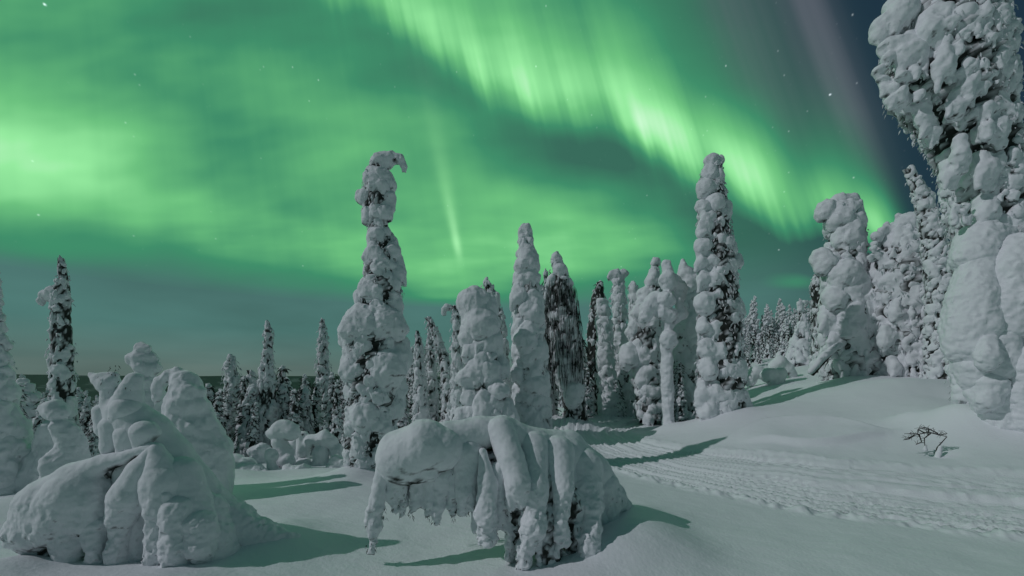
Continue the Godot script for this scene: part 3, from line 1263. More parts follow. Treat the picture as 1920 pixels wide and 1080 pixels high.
func make_forest_trees() -> void:
	var soft := [PILLOW, PAW, PAW, BOULDER]
	var rough := [CHUNK, PAW, CHUNK, TASSEL]
	var tassels := [TASSEL, TASSEL, PAW, CHUNK]
	# --- left
	snow_tree("snowy_spruce", "snow-plastered spruce cut off by the left edge of the photo", 5.6, [[500, -14, 5], [560, -10, 9], [620, -6, 14], [680, -2, 20], [740, 0, 26], [800, 2, 36], [880, 4, 48], [985, 4, 50]], {"size": 34, "gap": 0.03, "kinds": [PILLOW, PAW, BOULDER], "frost": 0.7})
	snow_tree("snowy_spruce", "short spruce with a small curled dark tip beside the left edge spruce", 9.0, [[722, 50, 8], [745, 48, 22], [800, 48, 26], [850, 55, 32], [905, 60, 40]], {"size": 22, "frost": 0.5, "lumps": [[42, 716, 22, 15, PILLOW, 0], [30, 721, 14, 16, PAW, 0]]})
	snow_tree("snowy_spruce", "tall thin spruce at far left with dark tip and a side branch reaching left", 7.6, [[482, 114, 5], [505, 117, 8], [525, 120, 8], [540, 117, 14], [580, 113, 17], [650, 116, 19], [720, 118, 21], [780, 117, 23], [830, 118, 28], [890, 118, 38]], {"size": 17, "kinds": rough, "gap": 0.26, "core": 0.78, "frost": 0.2, "rime": 0.12, "spikes": 700, "lumps": [[103, 549, 34, 24, PILLOW, 4], [88, 554, 30, 22, PILLOW, 2], [77, 565, 18, 28, PAW, 2]]})
	snow_tree("snowy_spruce", "slim spruce with a rounded top on the left valley edge", 12.0, [[667, 432, 6], [690, 433, 13], [740, 437, 17], [800, 438, 20], [862, 440, 25]], {"size": 15, "kinds": rough, "gap": 0.12, "frost": 0.3, "spikes": 500})
	snow_tree("snowy_spruce", "thin spruce whose tip bends left against the dark-tipped spruce", 11.6, [[692, 466, 6], [705, 472, 9], [740, 482, 11], [800, 484, 14], [868, 486, 18]], {"size": 13, "kinds": rough, "gap": 0.06, "spikes": 300})
	snow_tree("snowy_spruce", "narrow spruce with a bare dark pointed tip above the valley", 11.2, [[602, 502, 3], [620, 503, 8], [660, 503, 10], [700, 500, 15], [760, 502, 22], [872, 500, 28]], {"size": 15, "kinds": rough, "gap": 0.20, "core": 0.74, "frost": 0.22, "spikes": 900})
	snow_tree("snowy_spruce", "evenly tapered pale spruce standing alone left of the hooked tall tree", 14.0, [[597, 605, 4], [640, 605, 10], [700, 606, 14], [760, 608, 17], [820, 608, 22]], {"size": 12, "kinds": rough, "gap": 0.14, "core": 0.72, "spikes": 600})
	# --- the tall hooked tree
	snow_tree("snowy_spruce", "tallest centre-left tree with its snow-heavy top hooked over to the right", 7.2, [[300, 712, 14], [330, 708, 24], [385, 706, 28], [410, 706, 18], [440, 715, 22], [490, 718, 32], [540, 718, 38], [590, 704, 42], [640, 700, 52], [700, 702, 54], [760, 702, 50], [820, 694, 46], [870, 684, 40], [905, 674, 36]],
		{"size": 30, "gap": 0.42, "kinds": [PAW, PILLOW, CHUNK], "core": 0.86, "frost": 0.05, "reach": 1.12, "rime": 0.9, "spikes": 1800, "lumps": [
			[718, 303, 46, 38, PILLOW, 4], [742, 298, 34, 26, PILLOW, 4], [757, 312, 14, 26, PAW, 4],
			[704, 330, 48, 36, PILLOW, 14], [722, 342, 46, 36, PILLOW, 10], [686, 368, 38, 44, BOULDER, 6], [708, 352, 50, 36, PILLOW, 18], [730, 372, 34, 44, PAW, 8],
			[720, 402, 36, 34, BOULDER, 14], [694, 408, 32, 40, PILLOW, 8], [704, 396, 30, 30, PILLOW, 20],
			[708, 446, 44, 54, PAW, 14], [700, 478, 48, 64, PAW, 20], [736, 470, 36, 66, PAW, 14], [748, 510, 34, 56, PAW, 8], [742, 530, 26, 50, PAW, 26],
			[696, 545, 50, 56, BOULDER, 22], [684, 590, 50, 44, PILLOW, 26], [742, 575, 40, 70, PAW, 10],
			[684, 615, 88, 78, PILLOW, 30], [728, 610, 66, 70, PILLOW, 30], [662, 628, 50, 70, BOULDER, 14], [700, 585, 22, 18, PILLOW, 50],
			[664, 692, 50, 54, BOULDER, 40], [724, 688, 78, 72, PILLOW, 36], [744, 660, 56, 90, BOULDER, 6], [690, 668, 24, 22, PILLOW, 54], [662, 730, 40, 46, PAW, 30],
			[700, 740, 44, 50, PILLOW, 34], [688, 780, 64, 64, PILLOW, 36], [664, 800, 44, 90, PAW, 26], [712, 800, 48, 70, PAW, 36], [686, 800, 24, 34, PAW, 52],
			[664, 850, 46, 70, PAW, 26], [680, 868, 40, 66, PAW, 44], [724, 760, 40, 80, PAW, 20], [740, 740, 44, 110, BOULDER, -6], [735, 820, 40, 70, PAW, 8]]})
	# --- behind and right of it
	snow_tree("snowy_spruce", "small pointed spruce just right of the hooked tall tree", 13.4, [[618, 782, 4], [650, 785, 10], [700, 787, 13], [795, 790, 18]], {"size": 13, "kinds": rough, "gap": 0.1, "spikes": 300})
	snow_tree("snowy_spruce", "thin upright spruce crossed by the leaning spruce", 14.2, [[592, 806, 4], [640, 808, 9], [700, 810, 11], [792, 812, 15]], {"size": 12, "kinds": rough, "gap": 0.1, "spikes": 300})
	snow_tree("snowy_spruce", "young spruce leaning left with its tip bent over", 13.0, [[594, 797, 4], [604, 808, 7], [640, 822, 10], [690, 836, 13], [740, 842, 15], [800, 846, 18]], {"size": 13, "kinds": rough, "gap": 0.18, "core": 0.78, "spikes": 500})
	snow_tree("snowy_spruce", "slender spruce with a drooping crook at its top, left of the round-capped tree", 12.0, [[572, 850, 8], [590, 856, 10], [640, 858, 13], [700, 858, 15], [800, 862, 20]], {"size": 14, "kinds": rough, "gap": 0.06, "lumps": [[838, 576, 16, 16, PILLOW, 0], [832, 586, 10, 20, PILLOW, 0]]})
	snow_tree("snowy_spruce", "spruce peeking out behind the round-capped tree", 12.2, [[528, 912, 9], [550, 920, 14], [600, 934, 16], [700, 940, 20], [800, 942, 24]], {"size": 16, "kinds": rough, "gap": 0.08})
	snow_tree("snowy_spruce", "stout tree with a big round snow cap in the middle", 10.2, [[560, 900, 22], [610, 902, 30], [660, 906, 38], [720, 908, 40], [770, 916, 44], [822, 920, 48]],
		{"size": 26, "gap": 0.10, "kinds": [PILLOW, PAW, CHUNK], "core": 0.8, "frost": 0.2, "lumps": [
			[890, 568, 66, 62, BOULDER, 10], [912, 576, 50, 50, BOULDER, 0], [902, 612, 76, 70, BOULDER, 18], [880, 630, 40, 56, PILLOW, 22], [924, 640, 50, 60, PAW, 12], [888, 660, 50, 40, PILLOW, 26],
			[916, 692, 42, 38, BOULDER, 38], [882, 705, 46, 44, PILLOW, 30], [936, 733, 36, 36, BOULDER, 44], [942, 690, 36, 50, PAW, 16], [880, 745, 40, 36, PILLOW, 32], [905, 770, 50, 44, PILLOW, 36], [952, 775, 42, 70, BOULDER, 26], [868, 780, 36, 40, PILLOW, 24]]})
	snow_tree("snowy_spruce", "tall evenly lumpy tree with a knob on top right of the round-capped tree", 11.2, [[432, 985, 11], [460, 986, 14], [480, 988, 20], [540, 990, 29], [600, 991, 32], [660, 993, 34], [720, 996, 36], [812, 1000, 38]],
		{"size": 25, "gap": 0.07, "kinds": [PILLOW, PAW, PILLOW, CHUNK], "core": 0.8, "lumps": [[985, 430, 28, 24, PILLOW, 2], [994, 450, 20, 40, PAW, 8], [974, 456, 16, 20, CHUNK, 6], [988, 495, 48, 48, PILLOW, 12], [972, 560, 46, 50, PAW, 24], [1000, 590, 44, 40, PILLOW, 26], [984, 640, 54, 50, PILLOW, 28], [1008, 660, 40, 40, PILLOW, 26], [970, 700, 36, 40, PAW, 28], [1002, 720, 46, 44, PILLOW, 30]]})
	hanging_tree()
	snow_tree("snowy_spruce", "dark narrow spruce with little snow behind the pale lumpy columns", 17.0, [[527, 1125, 6], [560, 1122, 13], [620, 1117, 17], [700, 1118, 19], [785, 1120, 22]], {"size": 15, "kinds": rough, "gap": 0.45, "core": 0.9, "frost": -0.05, "spikes": 900})
	snow_tree("snowy_spruce", "pale lumpy column of a spruce curving up beside the dark narrow one", 15.2, [[558, 1124, 8], [575, 1130, 13], [650, 1135, 17], [720, 1137, 19], [785, 1142, 22]], {"size": 20, "gap": 0.05, "frost": 0.4})
	snow_tree("snowy_spruce", "spruce with a forked snow-crusted tip", 16.0, [[510, 1158, 8], [535, 1160, 12], [560, 1160, 15], [620, 1162, 15], [700, 1168, 18], [782, 1172, 24]], {"size": 17, "kinds": [PILLOW, CHUNK, PAW], "gap": 0.12, "lumps": [[1149, 514, 22, 17, PILLOW, 0], [1168, 513, 22, 18, PILLOW, 0], [1158, 520, 20, 20, PILLOW, 0], [1142, 521, 10, 18, PAW, 0]]})
	snow_tree("snowy_spruce", "short-topped spruce between the forked one and the snow-ball cluster", 17.0, [[530, 1187, 7], [560, 1189, 12], [650, 1195, 19], [785, 1200, 25]], {"size": 18, "gap": 0.08})
	snow_tree("snowy_spruce", "lumpy spruce with a bottle-shaped top left of the bare white trunk", 13.2, [[484, 1229, 8], [500, 1229, 6], [522, 1226, 14], [560, 1222, 24], [610, 1208, 34], [680, 1212, 32], [785, 1222, 34]], {"size": 26, "gap": 0.12, "kinds": [PAW, PILLOW, CHUNK], "core": 0.8, "lumps": [[1229, 491, 17, 17, BOULDER, 2], [1225, 526, 30, 34, BOULDER, 6], [1205, 586, 44, 40, BOULDER, 22], [1212, 612, 44, 30, PILLOW, 20], [1182, 665, 40, 60, BOULDER, 16], [1225, 640, 30, 40, PAW, 24], [1198, 715, 22, 34, TASSEL, 26]]})
	snow_tree("snowy_spruce", "broad-topped spruce partly hidden behind the tall column tree", 13.8, [[502, 1285, 14], [520, 1287, 17], [560, 1290, 20], [620, 1288, 28], [720, 1280, 28], [795, 1280, 28]], {"size": 23, "gap": 0.14, "kinds": [PAW, PILLOW, TASSEL], "core": 0.8, "lumps": [[1285, 512, 34, 26, PILLOW, 4], [1296, 535, 36, 40, PILLOW, 8], [1278, 570, 24, 34, BOULDER, 20], [1292, 620, 40, 50, PILLOW, 16]]})
	# --- the tall column tree
	snow_tree("snowy_spruce", "tall straight column tree packed with drooping snow lumps right of centre", 11.0, [[300, 1336, 15], [330, 1334, 19], [370, 1336, 24], [440, 1340, 30], [500, 1343, 33], [560, 1347, 36], [640, 1351, 39], [720, 1352, 43], [800, 1352, 46]],
		{"size": 26, "gap": 0.36, "kinds": [PAW, PAW, PILLOW, CHUNK], "core": 0.88, "frost": 0.05, "reach": 1.12, "rime": 0.9, "spikes": 1800, "step": 0.66, "lumps": [
			[1334, 302, 34, 20, PILLOW, 6], [1350, 300, 18, 20, PAW, 6], [1330, 325, 36, 34, PILLOW, 12], [1348, 330, 22, 36, PAW, 10], [1326, 352, 38, 36, BOULDER, 16], [1352, 362, 24, 24, PAW, 8],
			[1318, 388, 34, 30, PILLOW, 20], [1342, 382, 36, 36, BOULDER, 24], [1360, 395, 28, 36, PILLOW, 10], [1326, 408, 30, 24, PILLOW, 26], [1322, 425, 36, 24, PILLOW, 24], [1320, 440, 34, 22, PILLOW, 26],
			[1318, 462, 40, 34, PILLOW, 24], [1352, 446, 20, 34, PAW, 34], [1368, 460, 26, 50, BOULDER, 8], [1314, 492, 30, 38, PAW, 26], [1334, 488, 22, 34, PAW, 34], [1365, 496, 40, 48, PAW, 26], [1384, 488, 22, 34, BOULDER, 8],
			[1318, 522, 32, 54, PAW, 28], [1344, 520, 30, 50, PAW, 36], [1372, 530, 24, 60, PAW, 20], [1320, 570, 42, 50, PILLOW, 28], [1346, 552, 22, 36, PAW, 38], [1378, 575, 34, 60, BOULDER, 18],
			[1318, 615, 34, 50, PAW, 30], [1342, 622, 26, 60, PAW, 38], [1374, 630, 32, 56, PAW, 26], [1322, 655, 32, 44, PILLOW, 34], [1348, 658, 34, 36, PAW, 40], [1376, 690, 44, 60, BOULDER, 24], [1330, 690, 34, 50, BOULDER, 38], [1366, 705, 36, 50, PAW, 40],
			[1318, 740, 38, 60, PAW, 36], [1344, 738, 36, 52, PAW, 46], [1364, 745, 34, 48, PAW, 44], [1388, 755, 40, 64, BOULDER, 26], [1328, 775, 36, 40, PILLOW, 44]]})
	# --- right
	snow_tree("snowy_spruce", "small spruce with a dark hook-shaped top on the rise", 20.0, [[588, 1505, 6], [610, 1506, 10], [640, 1502, 18], [690, 1498, 26]], {"size": 15, "gap": 0.06, "kinds": [PILLOW, CHUNK, TASSEL], "lumps": [[1500, 569, 16, 10, PILLOW, 0], [1511, 567, 18, 10, PILLOW, 0], [1521, 573, 9, 16, PAW, 0], [1501, 579, 12, 18, PILLOW, 0]]})
	snow_tree("snowy_spruce", "half-bare spruce tucked against the left of the broad-capped tree", 16.0, [[513, 1531, 6], [540, 1533, 12], [580, 1538, 14], [640, 1540, 17], [698, 1542, 22]], {"size": 15, "gap": 0.2, "kinds": rough, "core": 0.85, "frost": 0.1, "spikes": 700})
	snow_tree("snowy_spruce", "big tree with a broad flat snow cap sagging to the left", 13.0, [[385, 1580, 30], [420, 1582, 32], [455, 1588, 30], [490, 1580, 36], [540, 1582, 40], [600, 1586, 46], [660, 1592, 50], [725, 1600, 50]],
		{"size": 25, "gap": 0.12, "kinds": [PAW, PILLOW, TASSEL], "core": 0.84, "frost": 0.15, "rime": 0.2, "spikes": 1500, "lumps": [
			[1582, 382, 60, 40, PILLOW, 6], [1550, 398, 40, 50, PILLOW, 4], [1572, 405, 44, 66, BOULDER, 14], [1600, 408, 40, 60, BOULDER, 12], [1590, 450, 56, 56, PILLOW, 14], [1546, 488, 42, 62, BOULDER, 14], [1582, 512, 56, 60, BOULDER, 30], [1612, 490, 36, 70, PAW, 10],
			[1566, 558, 40, 50, BOULDER, 32], [1594, 560, 36, 50, BOULDER, 30], [1550, 600, 34, 70, PAW, 20], [1590, 618, 54, 50, PILLOW, 30], [1620, 590, 44, 90, PAW, 8], [1560, 650, 30, 60, TASSEL, 26], [1636, 620, 30, 70, TASSEL, 2]]})
	leaning_log()
	snow_tree("snowy_birch", "drooping tree of thin hanging snowy branches with a small arch at its upper left", 12.2, [[412, 1700, 14], [440, 1696, 34], [480, 1688, 48], [540, 1692, 56], [600, 1698, 58], [660, 1702, 58], [722, 1704, 56]],
		{"size": 22, "gap": 0.10, "kinds": tassels, "core": 0.84, "shag": 0.2, "frost": 0.1, "reach": 1.0, "rime": 0.3, "spikes": 2600, "lumps": [
			[1700, 420, 40, 40, PILLOW, 10], [1662, 432, 36, 16, PILLOW, 4], [1645, 444, 26, 20, PILLOW, 4], [1640, 470, 34, 50, CHUNK, 6], [1690, 450, 44, 56, PAW, 20], [1716, 450, 36, 60, PAW, 14], [1694, 520, 34, 50, PAW, 34], [1730, 565, 34, 60, PAW, 36], [1680, 590, 36, 60, TASSEL, 40], [1660, 640, 40, 60, TASSEL, 34], [1676, 690, 30, 56, PAW, 40], [1744, 690, 40, 50, CHUNK, 34]]})
	snow_tree("snowy_spruce", "slim knobbly tree leaning left in front of the dark blue sky", 10.6, [[316, 1698, 6], [324, 1706, 9], [350, 1720, 13], [380, 1732, 16], [420, 1743, 19], [470, 1753, 22], [540, 1764, 25], [620, 1768, 28], [715, 1770, 34]], {"size": 14, "rime": 0.1, "gap": 0.07, "kinds": [CHUNK, PILLOW, CHUNK, PAW], "core": 0.8, "frost": 0.2, "spikes": 900})
	giant_tree()


# the tree whose bare hanging branches show dark
func hanging_tree() -> void:
	var d := 13.2
	var prof := [[474, 1042, 8], [510, 1048, 15], [540, 1050, 26], [600, 1056, 30], [680, 1062, 28], [740, 1074, 28], [795, 1080, 32]]
	var root := snow_tree("snowy_birch", "tree with a dark curtain of bare hanging twigs under a snowy top", d, prof, {"size": 19, "gap": 0.5, "kinds": [CHUNK, PAW, PILLOW], "core": 0.7, "frost": 0.1, "spikes": 900, "lumps": [[1042, 484, 20, 22, PILLOW, 4], [1050, 505, 28, 26, PILLOW, 8], [1034, 530, 22, 30, PILLOW, 4], [1066, 535, 22, 24, PILLOW, 6], [1076, 745, 36, 60, PILLOW, 24], [1066, 700, 24, 40, CHUNK, 26], [1024, 560, 14, 60, TASSEL, 6]]})
	var at := root.position
	var k := d / FOCAL
	var st := SurfaceTool.new()
	st.begin(Mesh.PRIMITIVE_TRIANGLES)
	for i in 1500:
		var y := rng.randf_range(525, 700)
		var q := profile_at(prof, y)
		var a := rng.randf() * TAU
		var p := P(q.x, y, d) - at + Vector3(sin(a), 0, cos(a)) * q.y * k * rng.randf_range(0.7, 1.2)
		twig(st, p, Vector3(rng.randf_range(-0.15, 0.2), -1, rng.randf_range(-0.15, 0.15)).normalized(), k * rng.randf_range(15, 48), k * 0.6, DARK if rng.randf() < 0.75 else SNOW * 0.55)
	part("hanging_twigs", st.commit(), M.needles, root).set_meta("kind", "stuff")


func leaning_log() -> void:
	var d := 12.6
	var at := P(1528, 696, d)
	var root := thing("fallen_trunk", "snow-covered trunk slanting up against the broad-capped tree", "log", at)
	var st := SurfaceTool.new()
	st.begin(Mesh.PRIMITIVE_TRIANGLES)
	tube(st, [P(1522, 702, d) - at, P(1560, 660, d) - at, P(1590, 642, d) - at], [0.07, 0.06, 0.04], Color(0.05, 0.04, 0.035))
	part("trunk", st.commit(), M.bark, root)
	var m := run_jobs([[chain([[[1520, 697, 6, 0], [1545, 667, 7, 0], [1570, 649, 7, 0], [1592, 634, 5, 0]]], d, at, 4.0), 0.03, {"amp": 0.03, "freq": 4.0, "seed": 5, "dark": 0.2}]])
	part("snow_cover", m[0], M.tree_snow, root)


func giant_tree() -> void:
	var d := 7.3
	var prof := [[-260, 1775, 50], [-120, 1772, 78], [0, 1772, 84], [80, 1768, 88], [160, 1774, 88], [230, 1806, 70], [300, 1832, 60], [380, 1850, 62], [450, 1862, 60], [520, 1880, 70], [620, 1885, 82], [700, 1885, 78], [795, 1890, 70]]
	var kinds := [CHUNK, TASSEL, PILLOW, PAW, TASSEL]
	var at := P(1890, 795, d)
	var root := snow_tree("snowy_spruce", "giant snow-laden tree filling the right edge, with a heavy overhang at upper left", d, prof, {"size": 23, "gap": 0.22, "kinds": kinds, "core": 0.86, "shag": 0.3, "frost": 0.25, "reach": 1.12, "rime": 0.8, "spikes": 4000, "trunk": 22.0, "step": 0.66, "lumps": [
		[1690, 30, 70, 90, PAW, 20], [1670, 90, 60, 100, CHUNK, 20], [1660, 150, 50, 80, CHUNK, 22], [1684, 190, 50, 60, TASSEL, 30], [1710, 100, 60, 110, PAW, 46], [1652, 60, 40, 60, PILLOW, 6], [1730, 220, 44, 90, TASSEL, 40],
		[1700, 160, 50, 70, CHUNK, 50], [1745, 60, 60, 100, PAW, 70], [1790, 50, 70, 90, CHUNK, 80], [1812, 24, 44, 34, BOULDER, 100], [1836, 60, 56, 100, PAW, 70], [1858, 44, 46, 100, PAW, 40], [1852, 110, 60, 60, PAW, 78],
		[1770, 130, 50, 90, TASSEL, 90], [1820, 160, 54, 90, CHUNK, 84], [1858, 150, 46, 90, PAW, 40], [1790, 210, 44, 80, TASSEL, 74], [1850, 230, 60, 100, CHUNK, 70], [1880, 240, 42, 100, TASSEL, 24], [1745, 250, 34, 60, TASSEL, 36],
		[1800, 290, 44, 80, TASSEL, 62], [1846, 320, 50, 90, PAW, 64], [1780, 330, 40, 80, PAW, 40], [1890, 330, 60, 110, CHUNK, 50], [1800, 390, 40, 70, CHUNK, 50], [1850, 400, 50, 80, PAW, 58], [1895, 410, 60, 90, PAW, 50]]})
	at = root.position
	var look := {"amp": 0.04, "freq": 1.9, "fine": 0.03, "fine_freq": 8.0, "dark": 0.1, "seed": 9}
	var lobes := [
		[[[1840, 450, 36, 30], [1824, 480, 32, 38]], [[1862, 452, 30, 30]]],
		[[[1832, 496, 26, 44], [1824, 560, 38, 50], [1822, 610, 42, 50], [1816, 650, 36, 50]], [[1806, 600, 20, 50], [1796, 640, 16, 50]]],
		[[[1906, 470, 34, 62], [1896, 515, 40, 66], [1894, 570, 42, 70], [1888, 610, 34, 70]], [[1930, 500, 40, 54]]],
		[[[1960, 500, 60, 30], [1960, 620, 66, 30]]],
		[[[1938, 646, 30, 84], [1934, 690, 42, 84], [1926, 740, 34, 80], [1930, 780, 36, 76]]],
		[[[1850, 640, 15, 80], [1852, 668, 20, 84], [1848, 680, 15, 82]]],
		[[[1868, 640, 30, 66], [1872, 690, 30, 66]], [[1890, 650, 24, 70]]],
		[[[1822, 680, 28, 50], [1828, 712, 24, 50]], [[1806, 670, 16, 46], [1808, 690, 12, 46]]],
		[[[1852, 720, 30, 60], [1850, 748, 22, 62]], [[1836, 738, 20, 54], [1840, 760, 14, 54]]],
		[[[1884, 730, 22, 66], [1892, 790, 30, 58]]], [[[1862, 760, 20, 52], [1880, 800, 34, 46]]],
		[[[1890, 540, 60, 10], [1890, 780, 60, 10]], [[1840, 560, 30, 20], [1840, 700, 34, 20]]],
	]
	var jobs := []
	for l in lobes:
		jobs.append([chain(l, d, at, 4.0), 0.032, look])
	for m in run_jobs(jobs):
		part("snow_lobe", m, M.tree_snow, root)
	var feet := []
	for l in [[1862, 762, 22, 40, TASSEL, 92], [1874, 750, 20, 50, TASSEL, 90], [1868, 778, 24, 24, CHUNK, 92]]:
		feet.append(lump(at, d, l))
	join(root, feet, 0.2, d / FOCAL)


# ---------------------------------------------------------------- trees far enough away to show no single lumps
func slim_tree(called: String, label: String, height: float, width: float, n: int, kinds: Array, r: RandomNumberGenerator, dark: float) -> Node3D:
	var root := thing(called, label, "tree", Vector3.ZERO)
	var st := SurfaceTool.new()
	st.begin(Mesh.PRIMITIVE_TRIANGLES)
	for i in n:
		var t := (i + 0.3) / n
		var w := width * (0.16 + 0.84 * pow(1.0 - t, 0.65)) * r.randf_range(0.8, 1.12)
		var a := i * 2.399 + r.randf_range(-0.3, 0.3)
		var s := width * r.randf_range(0.42, 0.75) * (0.45 + 0.55 * (1.0 - t))
		var c := Vector3(sin(a) * (w * 0.5 - s * 0.3), t * height, cos(a) * (w * 0.5 - s * 0.3)) + Vector3(0.05 * sin(t * 5.0) * height * 0.3, 0, 0)
		var kind: int = kinds[r.randi() % kinds.size()]
		st.append_from(small_clumps[kind][r.randi() % 3], 0, Transform3D(Basis(Vector3.UP, a) * Basis.from_scale(Vector3(s, s * r.randf_range(1.1, 1.6), s)), c))
	part("snow_mantle", st.commit(), M.tree_snow, root)
	var t := SurfaceTool.new()
	t.begin(Mesh.PRIMITIVE_TRIANGLES)
	tube(t, [Vector3(0, -0.4, 0), Vector3(0.01 * height, height * 0.5, 0), Vector3(0, height * 0.97, 0)], [width * 0.30 * (0.7 + dark), width * 0.24 * (0.7 + dark), width * 0.04], DARK)
	for i in int(250 * (0.5 + dark)):
		var y := r.randf()
		var a := r.randf() * TAU
		var w := width * (0.16 + 0.84 * pow(1.0 - y, 0.65)) * 0.5
		var out := Vector3(sin(a), 0, cos(a))
		twig(t, Vector3(0, y * height, 0) + out * w * r.randf_range(0.5, 0.95), (out + Vector3.DOWN * r.randf_range(0.0, 1.4)).normalized(), width * r.randf_range(0.15, 0.4), width * 0.03, DARK)
	part("needle_foliage", t.commit(), M.needles, root)
	return root


func make_far_trees() -> void:
	var r := RandomNumberGenerator.new()
	r.seed = 91
	var protos := []
	var rough := [CHUNK, PAW, PILLOW, TASSEL]
	for i in 5:
		protos.append(slim_tree("slim_spruce", "small snow-caked spruce crowding the forest behind the tall trees", 3.0, [0.55, 0.75, 0.65, 0.95, 0.5][i], [60, 60, 52, 66, 50][i], rough, r, [0.12, 0.0, 0.3, 0.05, 0.2][i]))
	var first := [true, true, true, true, true]
	# bearing, top row, foot row, distance
	var list := []
	for g in [[410, 742, 840, 15], [545, 728, 815, 17], [560, 740, 815, 16], [525, 722, 830, 15], [536, 718, 820, 18], [578, 725, 812, 17], [632, 727, 812, 16], [640, 700, 805, 18], [648, 740, 820, 14], [590, 735, 818, 15], [460, 760, 850, 14],
		[388, 735, 868, 10.5], [402, 760, 870, 10], [420, 742, 866, 11.5], [452, 720, 868, 11.5], [462, 738, 870, 10.8], [472, 770, 872, 10.4], [518, 700, 868, 11.5], [532, 735, 866, 11.5], [548, 745, 862, 11], [562, 715, 860, 12], [575, 742, 860, 11.6], [592, 730, 856, 12], [620, 712, 856, 12], [634, 735, 858, 11], [648, 722, 862, 11.5], [656, 745, 868, 10],
		[228, 760, 868, 9.5], [240, 735, 868, 10], [150, 745, 868, 9.5], [165, 765, 870, 9], [182, 790, 872, 8.6], [28, 740, 895, 7.4], [66, 770, 890, 7.2], [20, 800, 905, 6.6], [340, 745, 868, 10], [408, 790, 872, 9.6],
		[772, 690, 790, 16], [770, 660, 785, 18], [800, 640, 785, 18], [820, 690, 790, 15], [835, 700, 795, 14], [786, 720, 800, 14], [875, 700, 795, 15], [760, 700, 800, 15], [752, 720, 805, 14],
		[70, 760, 860, 13], [85, 742, 850, 14], [62, 790, 880, 11], [155, 770, 850, 15], [170, 790, 855, 14], [180, 785, 850, 16], [200, 800, 850, 15], [390, 790, 860, 12], [420, 775, 860, 13],
		[1030, 520, 790, 15], [1022, 580, 795, 14], [1092, 640, 785, 16], [1100, 700, 788, 15], [1110, 660, 785, 18], [1150, 640, 785, 17], [1180, 640, 788, 16], [1210, 680, 790, 15], [1240, 640, 792, 15], [1262, 700, 795, 13.5], [1300, 640, 795, 14], [1275, 690, 797, 13], [1205, 720, 788, 14], [1160, 720, 786, 15], [1310, 600, 790, 15],
		[1405, 640, 700, 24], [1415, 632, 700, 26], [1425, 645, 700, 25], [1470, 605, 690, 26], [1480, 620, 690, 24], [1490, 612, 688, 26], [1440, 615, 695, 28], [1460, 630, 692, 27], [1520, 600, 690, 22], [1545, 560, 690, 20], [1560, 600, 692, 18], [1575, 620, 694, 22]]:
		list.append([P(g[0], g[2], g[3]), (g[2] - g[1]) / FOCAL * g[3] + 0.2])
	for i in 190:
		var u := r.randf()
		var px := 0.0
		var d := 0.0
		if u < 0.55:
			px = r.randf_range(-60, 900)
			d = r.randf_range(17, 70)
		elif u < 0.75:
			px = r.randf_range(900, 1400)
			d = r.randf_range(19, 60)
		else:
			px = r.randf_range(1400, 1900)
			d = r.randf_range(26, 70)
		var p := P(px, 760, d)
		var c := trail_at(p.x, p.z)
		if absf(c.y) < 1.6:
			continue
		p.y = ground_height(p.x, p.z) - 0.1
		list.append([p, r.randf_range(1.3, 3.2) * (1.0 if px < 950 else 1.25)])
	for q in list:
		var i := r.randi() % 5
		var o: Node3D = protos[i]
		if not first[i]:
			o = protos[i].duplicate()
			o.name = numbered("slim_spruce")
			add_child(o)
		first[i] = false
		var u: float = q[0].x / -q[0].z
		var region := 0 if u < -0.42 else 1 if u < -0.08 else 2 if u < 0.2 else 3 if u < 0.56 else 4
		o.set_meta("label", ["small snowy spruce on the valley edge left of the hooked tall tree", "small snowy spruce in the gap between hooked tall tree and round-capped tree", "small snowy spruce among the dense middle stand left of the bare white trunk", "small snowy spruce behind the tall column tree and the white trunk", "small snowy spruce on the rise behind the trees at right"][region])
		o.set_meta("group", ["valley edge spruces", "spruces in the centre gap", "middle stand spruces", "spruces behind the column tree", "spruces on the right rise"][region])
		o.position = q[0]
		o.rotation = Vector3(r.randf_range(-0.07, 0.07), r.randf() * TAU, r.randf_range(-0.07, 0.07))
		var s: float = q[1] / 3.0
		var fat := clampf(1.0 / sqrt(s), 0.75, 1.3) * r.randf_range(0.85, 1.2)
		o.scale = Vector3(s * fat, s, s * fat)
	# the wooded valley floor, one mass
	var mm := MultiMesh.new()
	mm.transform_format = MultiMesh.TRANSFORM_3D
	var cone := SurfaceTool.new()
	cone.begin(Mesh.PRIMITIVE_TRIANGLES)
	for i in 26:
		var t := (i + 0.3) / 26.0
		var w := 0.9 * pow(1.0 - t, 0.8) + 0.12
		var a := i * 2.399
		cone.append_from(small_clumps[CHUNK][i % 3], 0, Transform3D(Basis(Vector3.UP, a) * Basis.from_scale(Vector3(0.8, 1.1, 0.8) * (0.4 + 0.6 * (1.0 - t))), Vector3(sin(a) * w * 0.45, t * 4.4, cos(a) * w * 0.45)))
	mm.mesh = cone.commit()
	var places := []
	for i in 16000:
		var d := 55.0 * pow(16.0, pow(r.randf(), 0.8))
		var th := r.randf_range(-1.02, 0.15)
		if r.randf() < 0.12:
			th = r.randf_range(0.1, 1.0)
			d = r.randf_range(60, 160)
		var x := d * sin(th)
		var z := -d * cos(th)
		if nz_broad.get_noise_2d(x * 0.35, z * 0.35) < -0.12:
			continue
		var s := r.randf_range(0.6, 1.5)
		places.append(Transform3D(Basis(Vector3.UP, r.randf() * TAU) * Basis.from_scale(Vector3(s, s * r.randf_range(0.9, 1.3), s)), Vector3(x, ground_height(x, z) - 0.2, z)))
	mm.instance_count = places.size()
	for i in places.size():
		mm.set_instance_transform(i, places[i])
	var mi := MultiMeshInstance3D.new()
	mi.name = "distant_forest"
	mi.multimesh = mm
